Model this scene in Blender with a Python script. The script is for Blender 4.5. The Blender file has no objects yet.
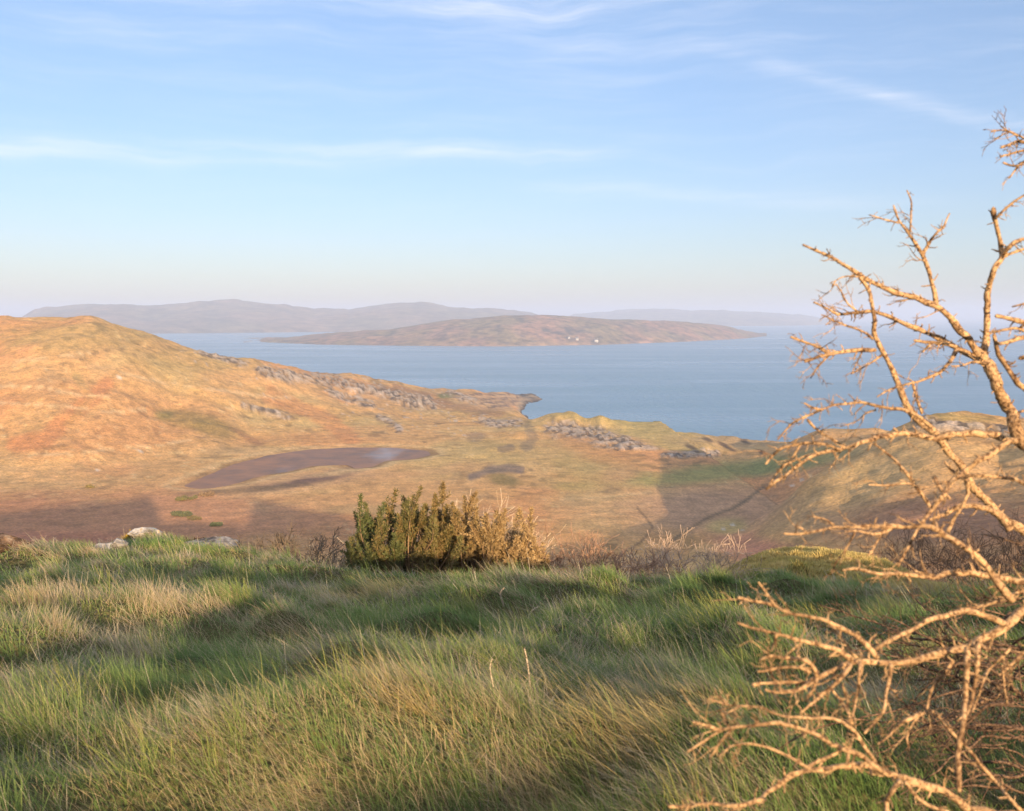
import bpy, math, random
import numpy as np
from mathutils import Vector

rad = math.radians
S = bpy.context.scene
COL = S.collection
rng = np.random.default_rng(11)
random.seed(5)

# ------------------------------------------------------------------ camera, sky, sun, exposure
EYE = 80.0            # metres above the sea
FPX = 1000.0          # focal length in photo pixels
HOR = 315.0
PITCH = math.atan((405.5 - HOR) / FPX)
cam_d = bpy.data.cameras.new('camera')
cam = bpy.data.objects.new('camera', cam_d)
COL.objects.link(cam)
cam.location = (0, 0, EYE)
cam.rotation_euler = (math.pi / 2 - PITCH, 0, 0)
cam_d.sensor_width = 36
cam_d.lens = 36 * FPX / 1024
cam_d.clip_start = 0.05
cam_d.clip_end = 90000
cam_d.dof.use_dof = True
cam_d.dof.focus_distance = 30.0
cam_d.dof.aperture_fstop = 6.3
S.camera = cam

SUN_EL, SUN_AZ = 11.2, 19.0        # elevation; degrees to the right of straight behind the camera
saz = rad(SUN_AZ)
TO_SUN = Vector((math.sin(saz) * math.cos(rad(SUN_EL)), -math.cos(saz) * math.cos(rad(SUN_EL)), math.sin(rad(SUN_EL))))
sun_d = bpy.data.lights.new('sun', 'SUN')
sun_d.energy = 4.9
sun_d.angle = rad(0.55)
sun_d.color = (1.0, 0.71, 0.42)
sun = bpy.data.objects.new('sun', sun_d)
sun.rotation_euler = TO_SUN.to_track_quat('Z', 'Y').to_euler()
COL.objects.link(sun)

W = bpy.data.worlds.new('World')
S.world = W
W.use_nodes = True
nt = W.node_tree
nt.nodes.clear()


def N(tree, typ, loc=None, **kw):
    n = tree.nodes.new(typ)
    for k, v in kw.items():
        if k == 'inp':
            for a, b in v.items():
                n.inputs[a].default_value = b
        else:
            setattr(n, k, v)
    return n


def L(tree, a, b):
    tree.links.new(a, b)


def M(tree, op, a, b=None, c=None, clamp=False):
    n = tree.nodes.new('ShaderNodeMath')
    n.operation = op
    n.use_clamp = clamp
    for i, v in enumerate((a, b, c)):
        if v is None:
            continue
        if isinstance(v, (int, float)):
            n.inputs[i].default_value = v
        else:
            tree.links.new(v, n.inputs[i])
    return n.outputs[0]


sky = N(nt, 'ShaderNodeTexSky', sky_type='NISHITA')
sky.sun_disc = False
sky.sun_elevation = rad(SUN_EL)
sky.sun_rotation = rad(180 - SUN_AZ)
sky.altitude = 80
sky.air_density = 1.0
sky.dust_density = 0.5
sky.ozone_density = 3.0
SKY_STR = 0.100
# thin cirrus, laid out in sky direction (azimuth and elevation)
tc = N(nt, 'ShaderNodeTexCoord')
sep = N(nt, 'ShaderNodeSeparateXYZ')
L(nt, tc.outputs['Generated'], sep.inputs[0])
hyp = M(nt, 'SQRT', M(nt, 'ADD', M(nt, 'MULTIPLY', sep.outputs[0], sep.outputs[0]), M(nt, 'MULTIPLY', sep.outputs[1], sep.outputs[1])))
el = M(nt, 'ARCTAN2', sep.outputs[2], hyp)
az = M(nt, 'ARCTAN2', sep.outputs[0], sep.outputs[1])
cmb = N(nt, 'ShaderNodeCombineXYZ')
L(nt, az, cmb.inputs[0])
L(nt, el, cmb.inputs[1])
warp = N(nt, 'ShaderNodeTexNoise', inp={'Scale': 5.0, 'Detail': 3.0})
L(nt, cmb.outputs[0], warp.inputs['Vector'])
warpv = M(nt, 'MULTIPLY', M(nt, 'SUBTRACT', warp.outputs[0], 0.5), 0.05)
elw = M(nt, 'ADD', el, warpv)


def streak(e0, slope, half, a0, a1, bend=0.0):
    """soft band around el = e0 + slope*az (+bend*az^2), between azimuths a0..a1"""
    line = M(nt, 'ADD', M(nt, 'MULTIPLY', az, slope), e0)
    if bend:
        line = M(nt, 'ADD', line, M(nt, 'MULTIPLY', M(nt, 'MULTIPLY', az, az), bend))
    d = M(nt, 'DIVIDE', M(nt, 'SUBTRACT', elw, line), half)
    g = M(nt, 'EXPONENT', M(nt, 'MULTIPLY', M(nt, 'MULTIPLY', d, d), -1.0))
    mid, hw = (a0 + a1) / 2, (a1 - a0) / 2
    t = M(nt, 'DIVIDE', M(nt, 'SUBTRACT', az, mid), hw)
    t4 = M(nt, 'POWER', M(nt, 'ABSOLUTE', t), 4.0)
    return M(nt, 'MULTIPLY', g, M(nt, 'EXPONENT', M(nt, 'MULTIPLY', t4, -1.0)))


mapn = N(nt, 'ShaderNodeMapping')
mapn.inputs['Rotation'].default_value = (0, 0, rad(8))
mapn.inputs['Scale'].default_value = (3.0, 34.0, 1.0)
cw = N(nt, 'ShaderNodeCombineXYZ')
L(nt, az, cw.inputs[0])
L(nt, elw, cw.inputs[1])
L(nt, cw.outputs[0], mapn.inputs[0])
cn = N(nt, 'ShaderNodeTexNoise', inp={'Scale': 1.6, 'Detail': 7.0, 'Roughness': 0.62})
L(nt, mapn.outputs[0], cn.inputs['Vector'])
wisp = M(nt, 'MULTIPLY', M(nt, 'SUBTRACT', cn.outputs[0], 0.36), 3.0, clamp=True)
b1 = M(nt, 'MULTIPLY', streak(0.158, -0.015, 0.0085, -0.62, 0.14, -0.10), 0.44)
b2 = M(nt, 'MULTIPLY', streak(0.296, -0.285, 0.007, 0.20, 0.50), 0.34)
b3 = M(nt, 'MULTIPLY', streak(0.285, -0.22, 0.020, -0.60, 0.02), 0.38)
b4 = M(nt, 'MULTIPLY', streak(0.125, -0.06, 0.008, 0.02, 0.36), 0.16)
b5 = M(nt, 'MULTIPLY', streak(0.36, -0.10, 0.09, -0.9, 0.15), 0.45)
bands = M(nt, 'ADD', M(nt, 'ADD', b1, b2), M(nt, 'ADD', b3, M(nt, 'ADD', b4, b5)))

high = M(nt, 'MULTIPLY', M(nt, 'SUBTRACT', el, 0.02), 2.5, clamp=True)
veil = M(nt, 'MULTIPLY', M(nt, 'MULTIPLY', wisp, wisp), M(nt, 'MULTIPLY', high, 0.22))
cloud = M(nt, 'ADD', M(nt, 'MULTIPLY', bands, M(nt, 'ADD', M(nt, 'MULTIPLY', wisp, 0.85), 0.12)), M(nt, 'ADD', veil, 0.055), clamp=True)
# tint of the evening sky (a paler, slightly milky blue)
tint = N(nt, 'ShaderNodeMix', data_type='RGBA', blend_type='MULTIPLY')
tint.inputs['Factor'].default_value = 1.0
L(nt, sky.outputs[0], tint.inputs['A'])
trmp = N(nt, 'ShaderNodeValToRGB')
e_ = trmp.color_ramp.elements
e_[0].position, e_[0].color = 0.0, (0.78, 0.73, 0.86, 1)
e_[1].position, e_[1].color = 1.0, (1.02, 0.95, 1.0, 1)
L(nt, M(nt, 'MULTIPLY', el, 3.2, clamp=True), trmp.inputs[0])
L(nt, trmp.outputs[0], tint.inputs['B'])
SKY_TINT = tint
mixc = N(nt, 'ShaderNodeMix', data_type='RGBA')
# unseen bright cloud overhead and behind the camera, added for fill light
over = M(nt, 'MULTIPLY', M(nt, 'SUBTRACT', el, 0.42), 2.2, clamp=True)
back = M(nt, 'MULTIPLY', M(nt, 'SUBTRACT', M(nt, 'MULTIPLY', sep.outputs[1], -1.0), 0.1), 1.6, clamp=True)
fill_sheet = M(nt, 'MULTIPLY', M(nt, 'MAXIMUM', over, back), M(nt, 'ADD', M(nt, 'MULTIPLY', wisp, 0.3), 0.48))
cloud = M(nt, 'MAXIMUM', cloud, fill_sheet, clamp=True)
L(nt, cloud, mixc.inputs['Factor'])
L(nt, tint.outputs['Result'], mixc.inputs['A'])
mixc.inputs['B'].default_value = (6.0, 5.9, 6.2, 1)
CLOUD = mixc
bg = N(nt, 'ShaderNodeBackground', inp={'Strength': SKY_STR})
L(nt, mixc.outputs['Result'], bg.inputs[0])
wo = N(nt, 'ShaderNodeOutputWorld')
L(nt, bg.outputs[0], wo.inputs[0])

S.view_settings.view_transform = 'Standard'
S.view_settings.look = 'None'
S.view_settings.gamma = 1.0
S.view_settings.exposure = 1.0
S.cycles.max_bounces = 6
S.cycles.diffuse_bounces = 4
S.cycles.transmission_bounces = 4
S.cycles.volume_bounces = 1
S.cycles.transparent_max_bounces = 8
S.cycles.use_denoising = True

# ------------------------------------------------------------------ helpers
cp, sp = math.cos(PITCH), math.sin(PITCH)


def at(px, py, Y):
    """world point seen at photo pixel px, py at forward distance Y"""
    u, v = (px - 512) / FPX, (405.5 - py) / FPX
    d = (u, cp + v * sp, -sp + v * cp)
    k = Y / d[1]
    return (d[0] * k, Y, EYE + d[2] * k)


def project(x, y, z):
    dz = z - EYE
    f = y * cp - dz * sp
    f = np.where(np.abs(f) < 1e-3, 1e-3, f)
    up = y * sp + dz * cp
    return 512 + FPX * x / f, 405.5 - FPX * up / f


def hash2(ix, iy, seed):
    h = (ix.astype(np.int64) * 374761393 + iy.astype(np.int64) * 668265263 + seed * 1442695041) & 0x7fffffff
    h = ((h ^ (h >> 13)) * 1274126177) & 0x7fffffff
    h = h ^ (h >> 16)
    return (h & 0xffffff) / float(0xffffff)


def vnoise(x, y, seed=0):
    x, y = np.asarray(x, float), np.asarray(y, float)
    ix, iy = np.floor(x), np.floor(y)
    fx, fy = x - ix, y - iy
    fx, fy = fx * fx * (3 - 2 * fx), fy * fy * (3 - 2 * fy)
    a, b = hash2(ix, iy, seed), hash2(ix + 1, iy, seed)
    c, d = hash2(ix, iy + 1, seed), hash2(ix + 1, iy + 1, seed)
    return (a + (b - a) * fx) * (1 - fy) + (c + (d - c) * fx) * fy


def fbm(x, y, octv=4, seed=0, gain=0.5):
    s, a, t = 0.0, 1.0, 0.0
    for i in range(octv):
        s = s + a * (vnoise(x * 2 ** i + 17.3 * i, y * 2 ** i - 9.1 * i, seed + i) - 0.5)
        t += a
        a *= gain
    return s / t * 2.0          # about -1..1


def sstep(a, b, x):
    t = np.clip((x - a) / (b - a), 0, 1)
    return t * t * (3 - 2 * t)


def seg_dist(x, y, pts):
    d = np.full(np.shape(x), 1e9)
    for (x0, y0), (x1, y1) in zip(pts[:-1], pts[1:]):
        vx, vy = x1 - x0, y1 - y0
        t = np.clip(((x - x0) * vx + (y - y0) * vy) / (vx * vx + vy * vy + 1e-9), 0, 1)
        d = np.minimum(d, np.hypot(x - x0 - t * vx, y - y0 - t * vy))
    return d


def in_poly(x, y, pts):
    ins = np.zeros(np.shape(x), bool)
    n = len(pts)
    for i in range(n):
        x0, y0 = pts[i]
        x1, y1 = pts[(i + 1) % n]
        c = ((y0 > y) != (y1 > y)) & (x < (x1 - x0) * (y - y0) / (y1 - y0 + 1e-12) + x0)
        ins ^= c
    return ins


def mesh_np(name, verts, faces_idx, loop_start, loop_total, mat, parent=None, colors=None, smooth=False):
    me = bpy.data.meshes.new(name)
    me.vertices.add(len(verts))
    me.vertices.foreach_set('co', np.asarray(verts, np.float32).ravel())
    me.loops.add(len(faces_idx))
    me.loops.foreach_set('vertex_index', np.asarray(faces_idx, np.int32))
    me.polygons.add(len(loop_start))
    me.polygons.foreach_set('loop_start', np.asarray(loop_start, np.int32))
    me.polygons.foreach_set('loop_total', np.asarray(loop_total, np.int32))
    if smooth:
        me.polygons.foreach_set('use_smooth', np.ones(len(loop_start), bool))
    if colors is not None:
        ca = me.color_attributes.new('col', 'FLOAT_COLOR', 'POINT')
        c4 = np.ones((len(verts), 4), np.float32)
        c4[:, :3] = colors
        ca.data.foreach_set('color', c4.ravel())
    me.update(calc_edges=True)
    o = bpy.data.objects.new(name, me)
    COL.objects.link(o)
    if mat:
        me.materials.append(mat)
    if parent:
        o.parent = parent
    return o


def quads(name, verts, q, mat, **kw):
    q = np.asarray(q, np.int32)
    return mesh_np(name, verts, q.ravel(), np.arange(len(q)) * q.shape[1], np.full(len(q), q.shape[1]), mat, **kw)


def mixed(name, verts, faces, mat, **kw):
    tot = np.array([len(f) for f in faces])
    st = np.concatenate([[0], np.cumsum(tot)[:-1]])
    return mesh_np(name, verts, np.concatenate([np.asarray(f) for f in faces]), st, tot, mat, **kw)


def grid_quads(nr, nc, wrap=False):
    i = np.arange(nr - 1)[:, None]
    j = np.arange(nc if wrap else nc - 1)[None, :]
    j1 = (j + 1) % nc
    return np.stack([i * nc + j, i * nc + j1, (i + 1) * nc + j1, (i + 1) * nc + j], -1).reshape(-1, 4)


def empty(name, loc):
    o = bpy.data.objects.new(name, None)
    o.location = loc
    o.empty_display_size = 0.1
    COL.objects.link(o)
    return o


def tag(o, label=None, cat=None, group=None, kind=None):
    if label:
        o['label'] = label
    if cat:
        o['category'] = cat
    if group:
        o['group'] = group
    if kind:
        o['kind'] = kind
    return o


# ------------------------------------------------------------------ materials
def mat(name, rough=0.8, spec=0.3):
    m = bpy.data.materials.new(name)
    m.use_nodes = True
    b = m.node_tree.nodes['Principled BSDF']
    b.inputs['Roughness'].default_value = rough
    b.inputs['Specular IOR Level'].default_value = spec
    return m, m.node_tree, b


def obj_noise(t, scale, detail=4, rough=0.55, stretch=None, world=True):
    g = N(t, 'ShaderNodeNewGeometry') if world else N(t, 'ShaderNodeTexCoord')
    src = g.outputs['Position'] if world else g.outputs['Object']
    if stretch:
        mp = N(t, 'ShaderNodeMapping')
        mp.inputs['Scale'].default_value = stretch
        L(t, src, mp.inputs[0])
        src = mp.outputs[0]
    n = N(t, 'ShaderNodeTexNoise', inp={'Scale': scale, 'Detail': detail, 'Roughness': rough})
    L(t, src, n.inputs['Vector'])
    return n.outputs[0]


def ramp(t, fac, stops):
    r = N(t, 'ShaderNodeValToRGB')
    e = r.color_ramp.elements
    while len(e) < len(stops):
        e.new(0.5)
    for k, (p, c) in enumerate(stops):
        e[k].position = p
        e[k].color = (*c, 1)
    L(t, fac, r.inputs[0])
    return r.outputs[0]


def mulcol(t, a, b, fac=1.0):
    m = N(t, 'ShaderNodeMix', data_type='RGBA', blend_type='MULTIPLY')
    m.inputs['Factor'].default_value = fac
    L(t, a, m.inputs['A'])
    L(t, b, m.inputs['B'])
    return m.outputs['Result']


def bump(t, b, h, strength, dist):
    n = N(t, 'ShaderNodeBump', inp={'Strength': strength, 'Distance': dist})
    L(t, h, n.inputs['Height'])
    L(t, n.outputs[0], b.inputs['Normal'])


def land_material():
    m, t, b = mat('moorland', 0.95, 0.1)
    a = N(t, 'ShaderNodeVertexColor', layer_name='col')
    n1 = obj_noise(t, 0.22, 6, 0.65)
    n2 = obj_noise(t, 1.3, 5, 0.7)
    c1 = ramp(t, n1, [(0.3, (0.72, 0.74, 0.72)), (0.7, (1.28, 1.22, 1.18))])
    c2 = ramp(t, n2, [(0.32, (0.64, 0.65, 0.66)), (0.70, (1.26, 1.25, 1.22))])
    L(t, mulcol(t, mulcol(t, a.outputs[0], c1), c2), b.inputs['Base Color'])
    h = M(t, 'ADD', M(t, 'MULTIPLY', n1, 1.2), M(t, 'MULTIPLY', n2, 0.5))
    bump(t, b, h, 0.8, 1.2)
    return m


def vcol_material(name, rough=0.7, transl=0.3, spec=0.25):
    """leaf and blade material: colour per vertex, some light comes through"""
    m, t, b = mat(name, rough, spec)
    a = N(t, 'ShaderNodeVertexColor', layer_name='col')
    L(t, a.outputs[0], b.inputs['Base Color'])
    if transl > 0:
        tr = N(t, 'ShaderNodeBsdfTranslucent')
        L(t, a.outputs[0], tr.inputs[0])
        mx = N(t, 'ShaderNodeMixShader')
        mx.inputs[0].default_value = transl
        L(t, b.outputs[0], mx.inputs[1])
        L(t, tr.outputs[0], mx.inputs[2])
        L(t, mx.outputs[0], t.nodes['Material Output'].inputs[0])
    return m


def bark_material(name, c_hi, c_lo, c_spot, scale=1.0):
    m, t, b = mat(name, 0.85, 0.2)
    n1 = obj_noise(t, 38 * scale, 5, 0.65)
    n2 = obj_noise(t, 9 * scale, 3, 0.5)
    n3 = obj_noise(t, 120 * scale, 3, 0.6)
    c = ramp(t, n1, [(0.30, c_lo), (0.55, c_hi), (0.8, tuple(min(1, v * 1.25) for v in c_hi))])
    s = ramp(t, n2, [(0.52, (1, 1, 1)), (0.68, c_spot)])
    d = ramp(t, n3, [(0.38, (0.30, 0.25, 0.23)), (0.54, (1.12, 1.12, 1.12))])
    L(t, mulcol(t, mulcol(t, c, s, 0.8), d), b.inputs['Base Color'])
    bump(t, b, M(t, 'ADD', n1, M(t, 'MULTIPLY', n3, 0.4)), 0.8, 0.006 / scale)
    return m


def rock_material():
    m, t, b = mat('lichened rock', 0.9, 0.2)
    n1 = obj_noise(t, 3.0, 7, 0.65)
    n2 = obj_noise(t, 14.0, 5, 0.7)
    n3 = obj_noise(t, 6.0, 3, 0.5)
    c = ramp(t, n1, [(0.36, (0.09, 0.08, 0.075)), (0.5, (0.33, 0.31, 0.29)), (0.62, (0.58, 0.56, 0.54))])
    s = ramp(t, n2, [(0.3, (0.6, 0.58, 0.55)), (0.6, (1.1, 1.1, 1.08))])
    l = ramp(t, n3, [(0.62, (1, 1, 1)), (0.72, (0.95, 0.72, 0.35))])
    L(t, mulcol(t, mulcol(t, c, s), l), b.inputs['Base Color'])
    bump(t, b, M(t, 'ADD', n1, M(t, 'MULTIPLY', n2, 0.3)), 0.8, 0.06)
    return m


LAND = land_material()
ROCK = rock_material()
ROCK_D, t_, b_d = mat('mossy brown boulder', 0.95, 0.1)
_n = obj_noise(t_, 7.0, 6, 0.65)
L(t_, ramp(t_, _n, [(0.35, (0.05, 0.035, 0.025)), (0.55, (0.20, 0.13, 0.085)), (0.7, (0.34, 0.27, 0.2))]), b_d.inputs['Base Color'])
bump(t_, b_d, _n, 0.9, 0.05)

# ------------------------------------------------------------------ terrain
POND_Z = 25.0
pond_px = [(183, 486), (205, 476), (235, 464), (270, 455), (310, 449.5), (350, 447.5), (395, 447.5), (428, 451),
           (431, 455), (415, 459), (385, 461), (372, 467), (352, 469), (338, 465), (312, 466), (292, 471), (262, 476),
           (240, 483), (215, 488), (196, 489)]


def on_plane(px, py, z):
    u, v = (px - 512) / FPX, (405.5 - py) / FPX
    dz = -sp + v * cp
    k = (z - EYE) / dz
    return (u * k, (cp + v * sp) * k)


pond_xy = [on_plane(px, py, POND_Z) for px, py in pond_px]

ctrl = []      # world control points of the landform


def C(px, py, Y):
    ctrl.append(at(px, py, Y))


def CZ(px, z, Y):
    ctrl.append(((px - 512) / FPX * Y, Y, z))


for px in (-500, -200, 0, 180, 360, 512, 680, 850, 1024, 1300):   # hill top the camera stands on
    CZ(px, 78.25, 3.2)
    CZ(px, 77.62, 7.5)
    CZ(px, 76.9 if px < 300 else 76.70, 11.5)
for p in [(-300, 562, 17), (0, 570, 17), (70, 560, 18), (150, 549, 19), (215, 554, 18), (280, 570, 17), (350, 590, 16), (440, 600, 16), (520, 602, 16), (600, 604, 16),
          (760, 606, 16), (900, 612, 16), (1024, 612, 16), (1300, 600, 16)]:
    C(*p)
for p in [(-300, 640, 26), (0, 640, 26), (150, 625, 27), (300, 650, 26), (450, 660, 25), (600, 665, 25), (700, 610, 25)]:
    C(*p)
for p in [(800, 582, 18), (850, 582, 18), (760, 584, 18), (800, 567, 20), (850, 568, 20), (735, 570, 22), (765, 557, 22.5), (800, 554, 22.5), (850, 555, 22), (880, 562, 22), (920, 588, 22), (770, 558, 24), (830, 554, 25), (800, 620, 31), (1024, 596, 22), (950, 595, 22), (1024, 640, 32)]:
    C(*p)
for px in (-300, 0, 200, 400, 600, 800, 1024, 1300):
    CZ(px, 80 - 0.345 * 60, 60)
for px in (-300, 0, 200, 400, 560):
    CZ(px, 80 - 0.325 * 110, 110)
    CZ(px, 80 - 0.300 * 165, 165)
for p in [(700, 640, 110), (700, 620, 150), (850, 600, 100), (1024, 590, 90)]:
    C(*p)
# valley floor and left hill
for p in [(-300, 545, 235), (0, 556, 232), (0, 510, 288), (0, 470, 340), (0, 420, 400), (0, 370, 460), (0, 334, 520),
          (0, 315, 570), (45, 316.5, 570), (92, 314, 560), (92, 345, 500), (92, 390, 440), (92, 450, 365), (100, 500, 300), (110, 550, 238),
          (152, 333, 575), (195, 348.5, 585), (170, 400, 470), (170, 460, 372), (200, 500, 300), (220, 548, 240),
          (250, 356.5, 600), (250, 390, 520), (250, 425, 462), (250, 446, 425),
          (293, 366, 640), (300, 400, 540), (300, 430, 460), (352, 375, 690), (352, 395, 600), (352, 420, 510), (352, 438, 445),
          (400, 382, 730), (400, 410, 580), (400, 436, 460), (424, 388, 760), (444, 387, 800), (475, 389.5, 860), (506, 393, 910), (538, 398, 945),
          (440, 400, 690), (470, 410, 610), (480, 432, 490), (440, 445, 430), (440, 460, 392), (490, 450, 410), (500, 404, 790), (516, 410, 700),
          (515, 417, 560), (530, 432, 470), (536, 440, 440), (340, 500, 300), (330, 540, 245), (430, 500, 320), (440, 540, 250), (300, 485, 325),
          (370, 480, 345), (140, 478, 345), (-300, 430, 400), (-300, 330, 520), (-300, 290, 600), (-300, 480, 320)]:
    C(*p)
# middle hill
for p in [(548, 415, 505), (569, 411.5, 500), (600, 416.5, 492), (630, 422, 500), (682, 431, 515), (735, 436, 530), (772, 441, 545),
          (556, 419, 488), (575, 420, 484), (600, 425, 474), (622, 433, 462), (642, 443, 448), (655, 450, 440), (556, 438, 478), (575, 442, 474), (600, 449, 463), (620, 457, 450), (638, 463, 437), (652, 463, 430), (572, 455, 440), (680, 450, 442), (684, 461, 436), (705, 449, 452), (705, 458, 446), (665, 462, 415), (600, 470, 390), (560, 490, 350), (500, 480, 350), (640, 490, 350), (640, 520, 290), (580, 525, 280),
          (700, 448, 455), (730, 455, 450), (760, 463, 430), (700, 480, 370), (740, 500, 330), (720, 530, 285), (770, 480, 380), (600, 560, 232), (660, 570, 225), (500, 540, 255), (640, 545, 255)]:
    C(*p)
# headland on the right
for p in [(819, 433.5, 430), (850, 431, 430), (882, 430, 425), (800, 445, 420), (697, 545, 215), (734, 534, 222), (760, 518, 228), (782, 502, 235), (808, 474, 244), (837, 457, 250), (870, 441, 256),
          (900, 424, 262), (934, 411, 268), (974, 411, 272), (1024, 416, 275), (1100, 405, 280), (1300, 385, 290),
          (870, 470, 225), (930, 450, 225), (1000, 450, 225), (850, 510, 200), (930, 500, 190), (1024, 490, 180), (800, 540, 190), (860, 560, 155), (950, 550, 145), (1024, 540, 135), (740, 565, 190),
          (1200, 500, 160), (1300, 460, 200)]:
    C(*p)
for p in [(790, 24, 290), (840, 28, 330), (900, 36, 330), (1024, 38, 340), (1300, 50, 360), (900, 20, 470), (1024, 15, 480)]:
    CZ(p[0], p[1], p[2])
for p in [(531, -3, 850), (546, -6, 890), (523, -1.0, 825), (552, -6, 700)]:
    CZ(*p)
# seaward side falls below the water
for p in [(560, -6, 640), (650, -6, 660), (750, -6, 660), (850, -6, 620), (1024, -6, 650), (1300, -6, 700), (580, 10, 560), (650, 9, 580), (740, 5, 590), (545, -6, 800), (570, -8, 950), (560, -8, 1080),
          (500, -6, 1120), (430, -6, 1120), (350, -6, 1150), (440, 8, 900), (400, 14, 880), (300, 12, 950), (250, 25, 820), (150, 20, 900), (0, 45, 800), (0, -6, 1300), (-300, 60, 800), (-300, -6, 1500), (200, -6, 1250), (480, 4, 960),
          (519, 2.0, 960), (700, -9, 1500), (1024, -9, 1400), (300, -9, 1600)]:
    CZ(*p)
# round behind the camera: a broad hill that throws the evening shadow
for deg, pts in {70: [(15, 77.3), (60, 66), (200, 52), (500, 40), (1200, 10)], 110: [(15, 77.8), (60, 73), (200, 66), (500, 60), (1200, 30)],
                 146: [(6, 79.0), (15, 80.0), (60, 84), (200, 84), (500, 80), (1200, 60)], 180: [(6, 79.0), (15, 80.0), (60, 84), (200, 84), (500, 80), (1200, 60)],
                 -140: [(15, 79), (60, 80), (200, 82), (500, 80), (1200, 60)], -100: [(15, 78), (60, 76), (200, 74), (500, 70), (1200, 60)],
                 -60: [(15, 77), (60, 62), (200, 45), (500, 50), (1200, 40)], 45: [(14, 76.5), (60, 60)]}.items():
    for r, z in pts:
        ctrl.append((r * math.sin(rad(deg)), r * math.cos(rad(deg)), z))
ctrl += [(4.6, 0.5, 77.75), (5.0, 2.5, 77.55), (6.2, -1.5, 77.8), (8.0, 0.5, 77.2), (9.0, 4.0, 76.7), (3.2, 0.6, 78.0)]
ctrl = np.array(ctrl)


def feat(x, y):
    r = np.hypot(x, y)
    k = np.log1p(r / 4.0) / np.maximum(r, 1e-6)
    return x * k, y * k


_fx, _fy = feat(ctrl[:, 0], ctrl[:, 1])
_d = np.hypot(_fx[:, None] - _fx, _fy[:, None] - _fy)
KP = 1.35
_A = _d ** KP
n_c = len(ctrl)
_P = np.stack([np.ones(n_c), _fx, _fy], 1)
_M = np.block([[_A - np.eye(n_c) * 0.0, _P], [_P.T, np.zeros((3, 3))]])
_w = np.linalg.solve(_M, np.concatenate([ctrl[:, 2], [0, 0, 0]]))


def base_z(x, y):
    x, y = np.asarray(x, float), np.asarray(y, float)
    out = np.empty(x.shape)
    xf, yf, of = x.ravel(), y.ravel(), out.ravel()
    for s in range(0, len(xf), 40000):
        fx, fy = feat(xf[s:s + 40000], yf[s:s + 40000])
        d2 = (fx[:, None] - _fx) ** 2 + (fy[:, None] - _fy) ** 2
        of[s:s + 40000] = (d2 ** (KP / 2)) @ _w[:n_c] + _w[n_c] + _w[n_c + 1] * fx + _w[n_c + 2] * fy
    return of.reshape(x.shape)


crag_lines = [  # (pixel polyline, half width px, height, Y range)
    ([(262, 372), (300, 378), (335, 381), (352, 388), (380, 392), (398, 397), (425, 402)], 7, 4.4, (430, 800)),
    ([(245, 405), (262, 409), (285, 416)], 4.5, 2.0, (400, 700)),
    ([(330, 392), (352, 400), (372, 405)], 5, 2.6, (400, 700)),
    ([(405, 405), (432, 407)], 5, 3.2, (400, 700)),
    ([(448, 393), (462, 398), (475, 402)], 4, 3.0, (500, 900)),
    ([(200, 352), (222, 358), (246, 364)], 4, 2.2, (400, 700)),
    ([(380, 418), (396, 424), (400, 432)], 4, 2.2, (400, 640)),
    ([(482, 419), (500, 426), (518, 424)], 6, 2.4, (400, 700)),
    ([(554, 429), (575, 431), (600, 437), (622, 445), (642, 454), (654, 459)], 11, 3.4, (400, 520)),
    ([(664, 457), (682, 457), (704, 454), (716, 455)], 5, 2.4, (380, 500)),
    ([(920, 422), (960, 428), (1000, 432), (1030, 440)], 9, 2.4, (200, 300)),
]


def masks_far(x, y, z):
    px, py = project(x, y, z)
    r = np.hypot(x, y)
    far = (y > 100) & (np.abs(x) < y * 0.75)
    return px, py, r, far


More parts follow.
